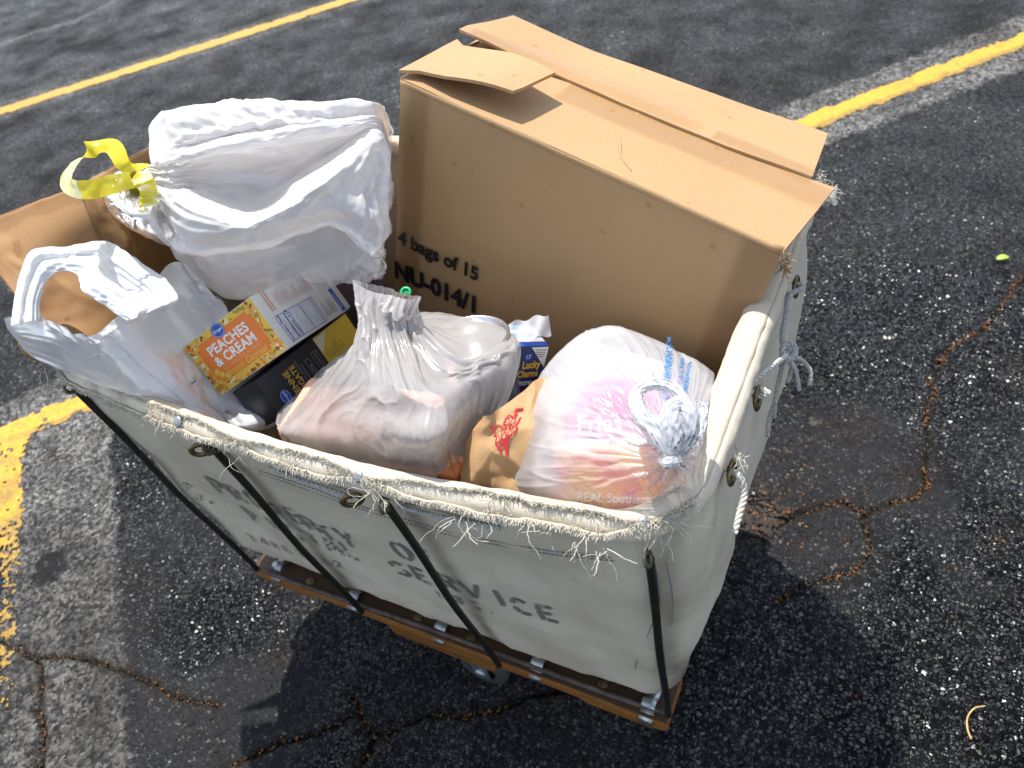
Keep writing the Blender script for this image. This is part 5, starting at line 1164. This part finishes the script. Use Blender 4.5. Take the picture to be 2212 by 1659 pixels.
gb = thing('grey_bag', at(850, 850, .65), 'grey translucent carrier bag with a twisted open top in the middle of the cart', 'bag')
rings = [A((906, 640, .925), (884, 648, .930), (850, 640, .932), (800, 628, .930), (762, 606, .925), (796, 612, .918), (838, 622, .916), (880, 636, .918)),
         A((892, 664, .912), (874, 676, .920), (840, 676, .922), (800, 664, .918), (770, 646, .91), (800, 642, .900), (835, 648, .898), (868, 656, .900)),
         A((895, 695, .895), (876, 712, .902), (846, 720, .905), (806, 716, .902), (780, 688, .895), (800, 670, .885), (835, 665, .882), (870, 675, .885)),
         A((915, 720, .885), (895, 750, .893), (860, 775, .898), (800, 765, .893), (768, 745, .88), (790, 715, .862), (840, 690, .855), (890, 690, .86)),
         A((1010, 775, .865), (930, 820, .885), (875, 840, .905), (790, 820, .884), (738, 790, .868), (770, 745, .82), (860, 685, .82), (970, 690, .84)),
         A((1122, 742, .838), (1015, 830, .868), (905, 890, .892), (765, 872, .862), (695, 835, .845), (730, 770, .76), (890, 690, .78), (1040, 695, .825)),
         A((1104, 850, .80), (1020, 895, .830), (924, 958, .872), (745, 915, .842), (645, 890, .82), (690, 800, .70), (900, 710, .70), (1080, 725, .76)),
         A((1052, 940, .765), (985, 975, .785), (915, 1010, .80), (760, 970, .808), (604, 935, .795), (650, 840, .64), (880, 760, .60), (1040, 780, .66)),
         A((1008, 985, .72), (965, 1020, .73), (895, 1040, .74), (770, 1010, .745), (640, 950, .735), (680, 880, .58), (860, 820, .52), (980, 850, .56)),
         A((990, 1000, .60), (940, 1010, .58), (880, 1010, .58), (790, 990, .58), (700, 950, .58), (720, 920, .52), (850, 880, .48), (930, 900, .50))]
B = loft(rings, 60, 84); s = np.linspace(0, 1, 60)[:, None]; v_ = np.linspace(0, 1, 84, endpoint=False)[None]
B = B + normals(B, True) * (np.exp(-((s - .28) / .20) ** 2) * .010 * fbm(np.stack(np.broadcast_arrays(np.cos(2 * np.pi * v_) * 1.9 + 0 * s, np.sin(2 * np.pi * v_) * 1.9 + 0 * s, s * 1.3 + 0 * v_), -1), 3, 66))[..., None]
W = wrinkle(B, True, 1.004, 1.0 + .03 * (1 - sstep(.38, .5, s)) + .24 * np.exp(-((s - .16) / .13) ** 2), .020 + .012 * np.exp(-(s / .1) ** 2), 260, 61, .008, 10, (.95, .55))
GBG = up2(W, True); GBG = up2(wrinkle(GBG, True, 1.004, 1.012, .06, 60, 62, .001, 50, (.7, .3)), True); GBG = creases(GBG, True, .0032, 3.2, 15, 170, 4, sstep(.0, .12, np.linspace(0, 1, GBG.shape[0]))[:, None]); cl = np.zeros(GBG.shape[:2])
for cx_, cy_, cz_, r in ((720, 900, .82, .055), (830, 950, .82, .050), (1040, 870, .80, .055)): cl = np.maximum(cl, 1 - sstep(r * .5, r * 1.3, np.linalg.norm(GBG - at(cx_, cy_, cz_), axis=-1) + .012 * fbm(GBG * 20, 2, 192)))
sheet('film_skin', GBG, True, M['film_grey'], gb, attrs=dict(cling=cl * .7))
gc = thing('bottle_cap', at(873, 624, .885), 'small green and yellow cap peeking out behind the grey bag top', 'cap')
mb = MB(); mb.torus(at(876, 631, .89), [.2, -.4, .8], .0060, .0022); mb.build('cap_ring', M['greenplastic'], gc); MB().disc_dome(at(876, 631, .888), [.2, -.4, .8], .0055, .002).build('cap_top', M['greenplastic'], gc)

# ================================================================== BROWN FAST FOOD BAG
fb = thing('brown_bag', at(1080, 980, .7), 'crumpled brown paper takeaway bag with a red wagon wheel print', 'bag')
rows = [A((1046, 902, .845), (1085, 878, .85), (1125, 848, .85), (1170, 818, .845), (1215, 830, .83), (1200, 840, .74), (1120, 860, .72), (1060, 890, .74)),
        A((1030, 925, .832), (1080, 915, .842), (1130, 895, .842), (1180, 870, .84), (1225, 880, .82), (1210, 880, .68), (1120, 900, .66), (1050, 910, .70)),
        A((1018, 960, .812), (1068, 968, .825), (1125, 960, .828), (1185, 945, .825), (1230, 950, .80), (1210, 940, .62), (1120, 950, .60), (1040, 950, .66)),
        A((1008, 1010, .79), (1060, 1020, .80), (1120, 1025, .80), (1185, 1020, .80), (1230, 1020, .78), (1210, 1000, .58), (1120, 1000, .56), (1030, 1000, .62)),
        A((1004, 1052, .755), (1055, 1066, .76), (1118, 1085, .765), (1185, 1085, .765), (1230, 1080, .75), (1210, 1060, .55), (1120, 1050, .54), (1020, 1040, .58)),
        A((1030, 1050, .64), (1070, 1060, .64), (1120, 1070, .64), (1180, 1070, .64), (1215, 1070, .62), (1190, 1060, .55), (1120, 1055, .54), (1050, 1050, .56))]
B = loft(rows, 60, 100); 
def facet(G, scale, amp, seed):
    """flat crumpled facets: nearest-plane noise"""
    q = G * scale + .6 * np.stack([fbm(G * scale * .7, 2, seed + k) for k in range(3)], -1); return amp * (1 - 2 * np.abs(vnoise(q, seed))) + amp * .6 * (1 - 2 * np.abs(vnoise(q * 2.1, seed + 5)))
W = wrinkle(B, True, 1.01, 1.01, .05, 60, 71, .002, 20, .6) + normals(B, True) * facet(B, 16, .0042, 73)[..., None]; FBG = up2(W, True)
sheet('paper_body', FBG, True, M['paper2'], fb, attrs=dict(wet=np.zeros(FBG.shape[:2])))
mb = MB()
def skin_poly(G, pts, w, mb, lift=.0016):
    P = cr(np.array(pts, float), len(pts) * 8); ids = find_uv(G, [tuple(p) for p in P]); Q = G.reshape(-1, 3)[ids]; v = (CAM_POS - Q) / np.linalg.norm(CAM_POS - Q, axis=1)[:, None]; Q = Q + v * lift
    if len(Q) > 4: Q[1:-1] = (Q[:-2] + 2 * Q[1:-1] + Q[2:]) / 4
    T = np.gradient(Q, axis=0); n_ = np.cross(T, v); n_ /= np.linalg.norm(n_, axis=1)[:, None] + 1e-9; V = np.stack([Q - n_ * w / 2, Q + n_ * w / 2], 1).reshape(-1, 3); mb.add(V, grid_faces(len(Q), 2).tolist())
def spokes(cx, cy, rx, ry, rot, n):
    c_, s_ = math.cos(rot), math.sin(rot); E = lambda a, k: (cx + k * (rx * math.cos(a) * c_ - ry * math.sin(a) * s_), cy + k * (rx * math.cos(a) * s_ + ry * math.sin(a) * c_))
    skin_poly(FBG, [E(a, 1) for a in np.linspace(0, 2 * math.pi, 13)], .0016, mb); skin_poly(FBG, [E(a, .25) for a in np.linspace(0, 2 * math.pi, 9)], .0012, mb)
    for k in range(n): a = 2 * math.pi * k / n; skin_poly(FBG, [E(a, .25), E(a, .6), E(a, .97)], .0007, mb)
spokes(1075, 948, 13, 27, .12, 10); spokes(1098, 912, 13, 25, .25, 10)
for pts, w in (([(1090, 975), (1092, 945), (1100, 935), (1104, 965)], .0022), ([(1108, 925), (1116, 905), (1125, 890)], .0022), ([(1092, 978), (1096, 960), (1104, 945)], .003), ([(1110, 893), (1122, 878), (1132, 872)], .003)): skin_poly(FBG, pts, w, mb)
tag(mb.build('red_print', INK['red'], fb, smooth=False), kind='stuff')

# ================================================================== TIED WHITE BAG AT THE RIGHT
def pillow(name, part, c, ax, h, mat, label, cat):
    t = thing(name, c, label, cat); ax = np.asarray(ax, float); n = 26; u_ = np.linspace(-1, 1, n); X_, Y_ = np.meshgrid(u_, u_, indexing='ij'); e = (1 - X_ ** 4) * (1 - Y_ ** 4); Vs = []
    for s_ in (1, -1):
        G = np.asarray(c) + (X_ * h[0])[..., None] * ax[0] + (Y_ * h[1])[..., None] * ax[1] + (s_ * h[2] * np.sqrt(np.clip(e, 0, 1)))[..., None] * ax[2]; Vs.append(G.reshape(-1, 3))
    F = grid_faces(n, n); o = mesh_obj(part, np.r_[Vs[0], Vs[1]], np.r_[F, F[:, ::-1] + n * n], mat, t); return t
def frame_at(px, py, z, rot):
    q = at(px, py, z); v = (CAM_POS - q) / np.linalg.norm(CAM_POS - q); r = _M @ np.array([math.cos(math.radians(rot)), math.sin(math.radians(rot)), 0]); r -= v * (r @ v); r /= np.linalg.norm(r); return q, np.array([r, np.cross(v, r), v])
def pack_print(t, q, axs, h, items, rects=()):
    p = Print(face_fn(q + axs[2] * (h[2] + .002), axs[0], axs[1]))
    for r in rects: p.rect(*r)
    for it in items: p.text(*it[:-1], **it[-1])
    p.build('pack_print', t, INK)
q, axs = frame_at(1340, 935, .80, 2); pt = pillow('pink_pouch', 'pouch_body', q, axs, (.075, .062, .020), plain('magenta_pouch', (.62, .07, .38), .4, 0, .1), 'magenta frozen fries pouch showing pink through the tied white bag', 'pouch')
pack_print(pt, q, axs, (.075, .062, .020), [('white', 'Fries', -.050, .002, .030, .02, .9, dict(lift=4)), ('plum', 'Sweet Potatoes', -.066, -.024, .021, .03, .9, dict(lift=4))], [('white', -.072, -.030, .072, -.006, 2)])
q, axs = frame_at(1335, 1050, .795, -2); m_or = NT('fruit_pouch'); m_or.set(Base_Color=m_or.ramp(m_or.noise(m_or.coord(), 22, 2), [(.35, (.72, .10, .10)), (.5, (.80, .30, .04)), (.65, (.85, .50, .10))]), Roughness=.4)
pt = pillow('orange_pouch', 'pouch_body', q, axs, (.072, .045, .016), m_or.m, 'orange and red food pouch showing through the bottom of the tied white bag', 'pouch')
pack_print(pt, q, axs, (.072, .045, .016), [('white', 'REAL Southern', -.045, -.018, .0145, .012, .9, dict(lift=4)), ('white', 'Snack Wrap', -.020, -.034, .010, .01, .9, dict(lift=4))])
q, axs = frame_at(1335, 815, .770, -16); pillow('pale_filler', 'pouch_body', q, axs, (.068, .036, .018), plain('pale_blue_filler', (.66, .72, .74), .4, 0, .1), 'pale blue filler pack added to lighten the top of the tied bag by the big box', 'pack')  # filler added to brighten the film where the dark interior greyed it
q, axs = frame_at(1165, 970, .775, -4); tub = thing('white_tub', q, 'white tub with orange fruit and calorie panel showing through the left of the tied bag', 'tub')
MB().box(q - axs[2] * .03, axs, (.042, .045, .035), .010).build('tub_body', plain('white_tub_plastic', (.78, .76, .68), .4), tub)
p = Print(face_fn(q + axs[2] * .006, axs[0], axs[1])); p.ell('peach', -.022, .012, .018, .022, 10, 1); p.ell('yellow', -.026, -.024, .008, .007, 0, 1); p.ell('yellow', -.006, -.022, .006, .006, 0, 2)
p.rect('lightblue', .003, .022, .030, .0245, 3); p.rect('lightblue', .003, .012, .034, .015, 3); p.rect('navy', .003, .001, .036, .004, 3); p.text('navy', 'Serving', .003, .016, .007, .0, 1, lift=4); p.text('navy', 'Amount', .003, .006, .006, 0, 1, lift=4); p.text('navy', 'Calories', .003, -.010, .011, .02, 1, lift=4); p.build('tub_print', tub, INK)
wb = thing('tied_bag', at(1300, 900, .65), 'translucent white plastic bag knotted by its handles in the right front corner', 'bag')
KN = at(1446, 990, .895)
Z0 = A((1458, 988, .897), (1455, 998, .895), (1446, 1003, .895), (1436, 1000, .897), (1432, 990, .90), (1436, 980, .90), (1446, 976, .90), (1455, 980, .90))
rings = [Z0,
         A((1480, 975, .882), (1478, 1010, .875), (1452, 1030, .873), (1415, 1020, .878), (1402, 988, .885), (1412, 955, .89), (1440, 945, .89), (1470, 950, .888)),
         A((1510, 935, .855), (1492, 1020, .845), (1440, 1056, .843), (1350, 1050, .858), (1315, 972, .880), (1345, 890, .885), (1410, 868, .878), (1475, 885, .868)),
         A((1535, 880, .820), (1490, 1045, .795), (1415, 1088, .800), (1250, 1075, .828), (1200, 965, .862), (1260, 830, .880), (1375, 790, .865), (1480, 825, .845)),
         A((1548, 845, .785), (1480, 1060, .735), (1405, 1104, .745), (1150, 1078, .785), (1128, 960, .820), (1200, 790, .850), (1335, 728, .850), (1475, 782, .815)),
         A((1545, 835, .75), (1470, 1070, .69), (1390, 1105, .69), (1100, 1062, .735), (1104, 960, .770), (1183, 792, .805), (1300, 707, .825), (1450, 755, .785)),
         A((1520, 845, .66), (1450, 1060, .62), (1380, 1090, .60), (1150, 1050, .60), (1140, 960, .62), (1200, 830, .66), (1310, 760, .68), (1430, 790, .68)),
         A((1420, 900, .56), (1400, 1000, .55), (1360, 1020, .54), (1240, 1010, .53), (1230, 960, .53), (1260, 900, .54), (1320, 860, .55), (1390, 860, .56))]
B = loft(rings, 60, 96); s = np.linspace(0, 1, 60)[:, None]
W = wrinkle(B, True, 1.006, 1.02 + .40 * np.exp(-((s - .10) / .15) ** 2), .022 + .03 * np.exp(-(s / .06) ** 2), 240, 81, .004, 14, (.95, .3))
WBG = up2(W, True); WBG = up2(wrinkle(WBG, True, 1.003, 1.03, .07, 50, 82, .0008, 50, (.7, .15)), True); s3 = np.linspace(0, 1, WBG.shape[0])[:, None]; WBG = creases(WBG, True, .0040, 2.2, 15, 180, 4, sstep(.02, .12, s3) * (1 - .55 * sstep(.3, .55, s3))); cl = np.zeros(WBG.shape[:2])
for cx_, cy_, cz_, r in ((1340, 925, .82, .062), (1335, 1045, .81, .058), (1155, 965, .79, .045)): cl = np.maximum(cl, 1 - sstep(r * .55, r * 1.25, np.linalg.norm(WBG - at(cx_, cy_, cz_ + .02), axis=-1) + .012 * fbm(WBG * 22, 2, 191)))
sheet('film_skin', WBG, True, M['film_clear'], wb, attrs=dict(cling=cl))
skin_print(WBG, 'printed_lettering', wb, 'lightblue', [('TO BAG AWAY FROM', 1436, 838, 84, .0062, .01), ('OF SUFFOCATION', 1444, 850, 84, .0062, .01), ('MOUTH AND PREVENT', 1452, 868, 84, .0062, .01), ('CARRIAGES OR CRIBS', 1463, 884, 82, .0062, .01), ('EL PELIGRO DE ASFIXIA', 1473, 900, 81, .0060, .01), ('THIS BAG IS NOT', 1482, 900, 80, .0060, .01), ('A TOY', 1491, 895, 79, .0060, .01)])
# knot with its two loops
def band(path, wid, flat, seed, name, g=1.14, n=64):
    P = np.array([at(*p) for p in path]); view = CAM_POS - P; view /= np.linalg.norm(view, axis=1)[:, None]; T = np.gradient(P, axis=0); T /= np.linalg.norm(T, axis=1)[:, None]; sd = np.cross(T, view); sd /= np.linalg.norm(sd, axis=1)[:, None]; up_ = np.cross(sd, T)
    R_ = np.array([[P[i] + sd[i] * wid[i] * math.cos(a) + up_[i] * wid[i] * flat * math.sin(a) for a in np.linspace(0, 2 * math.pi, 8, endpoint=False)] for i in range(len(P))])
    G = cr(R_, n // 2); G = np.swapaxes(cr(np.swapaxes(G, 0, 1), 26, True), 0, 1); W = wrinkle(G, True, 1.04, g + .04, .025, 150, seed, .004, 45, (.4, .3)); W = up2(up2(W, True), True); return sheet(name, creases(W, True, .0014, 3, 12, seed + 100, 4), True, M['film_knot'], wb)
band([(1446, 1000, .893), (1440, 975, .91), (1418, 930, .925), (1385, 895, .932), (1374, 862, .936), (1388, 838, .94), (1422, 830, .942), (1455, 842, .94), (1478, 868, .935), (1484, 890, .93)], [0.0043, 0.0064, 0.0085, 0.0080, 0.0064, 0.0053, 0.0053, 0.0058, 0.0053, 0.0043], .55, 85, 'handle_loop')
band([(1446, 1000, .893), (1448, 975, .908), (1450, 945, .920), (1446, 915, .930), (1452, 885, .938), (1472, 872, .94), (1488, 890, .937), (1490, 925, .925), (1480, 960, .91)], [0.0048, 0.0070, 0.0096, 0.0101, 0.0080, 0.0064, 0.0075, 0.0080, 0.0053], .6, 86, 'handle_loop')
band([(1450, 985, .897), (1478, 962, .905), (1500, 930, .90), (1512, 900, .895), (1520, 870, .89)], [0.0043, 0.0070, 0.0080, 0.0075, 0.0048], .4, 87, 'loose_tail')
band([(1425, 992, .902), (1440, 1000, .906), (1458, 996, .904), (1466, 985, .90)], [0.0032, 0.0053, 0.0053, 0.0032], .8, 88, 'knot', 1.08, 30)
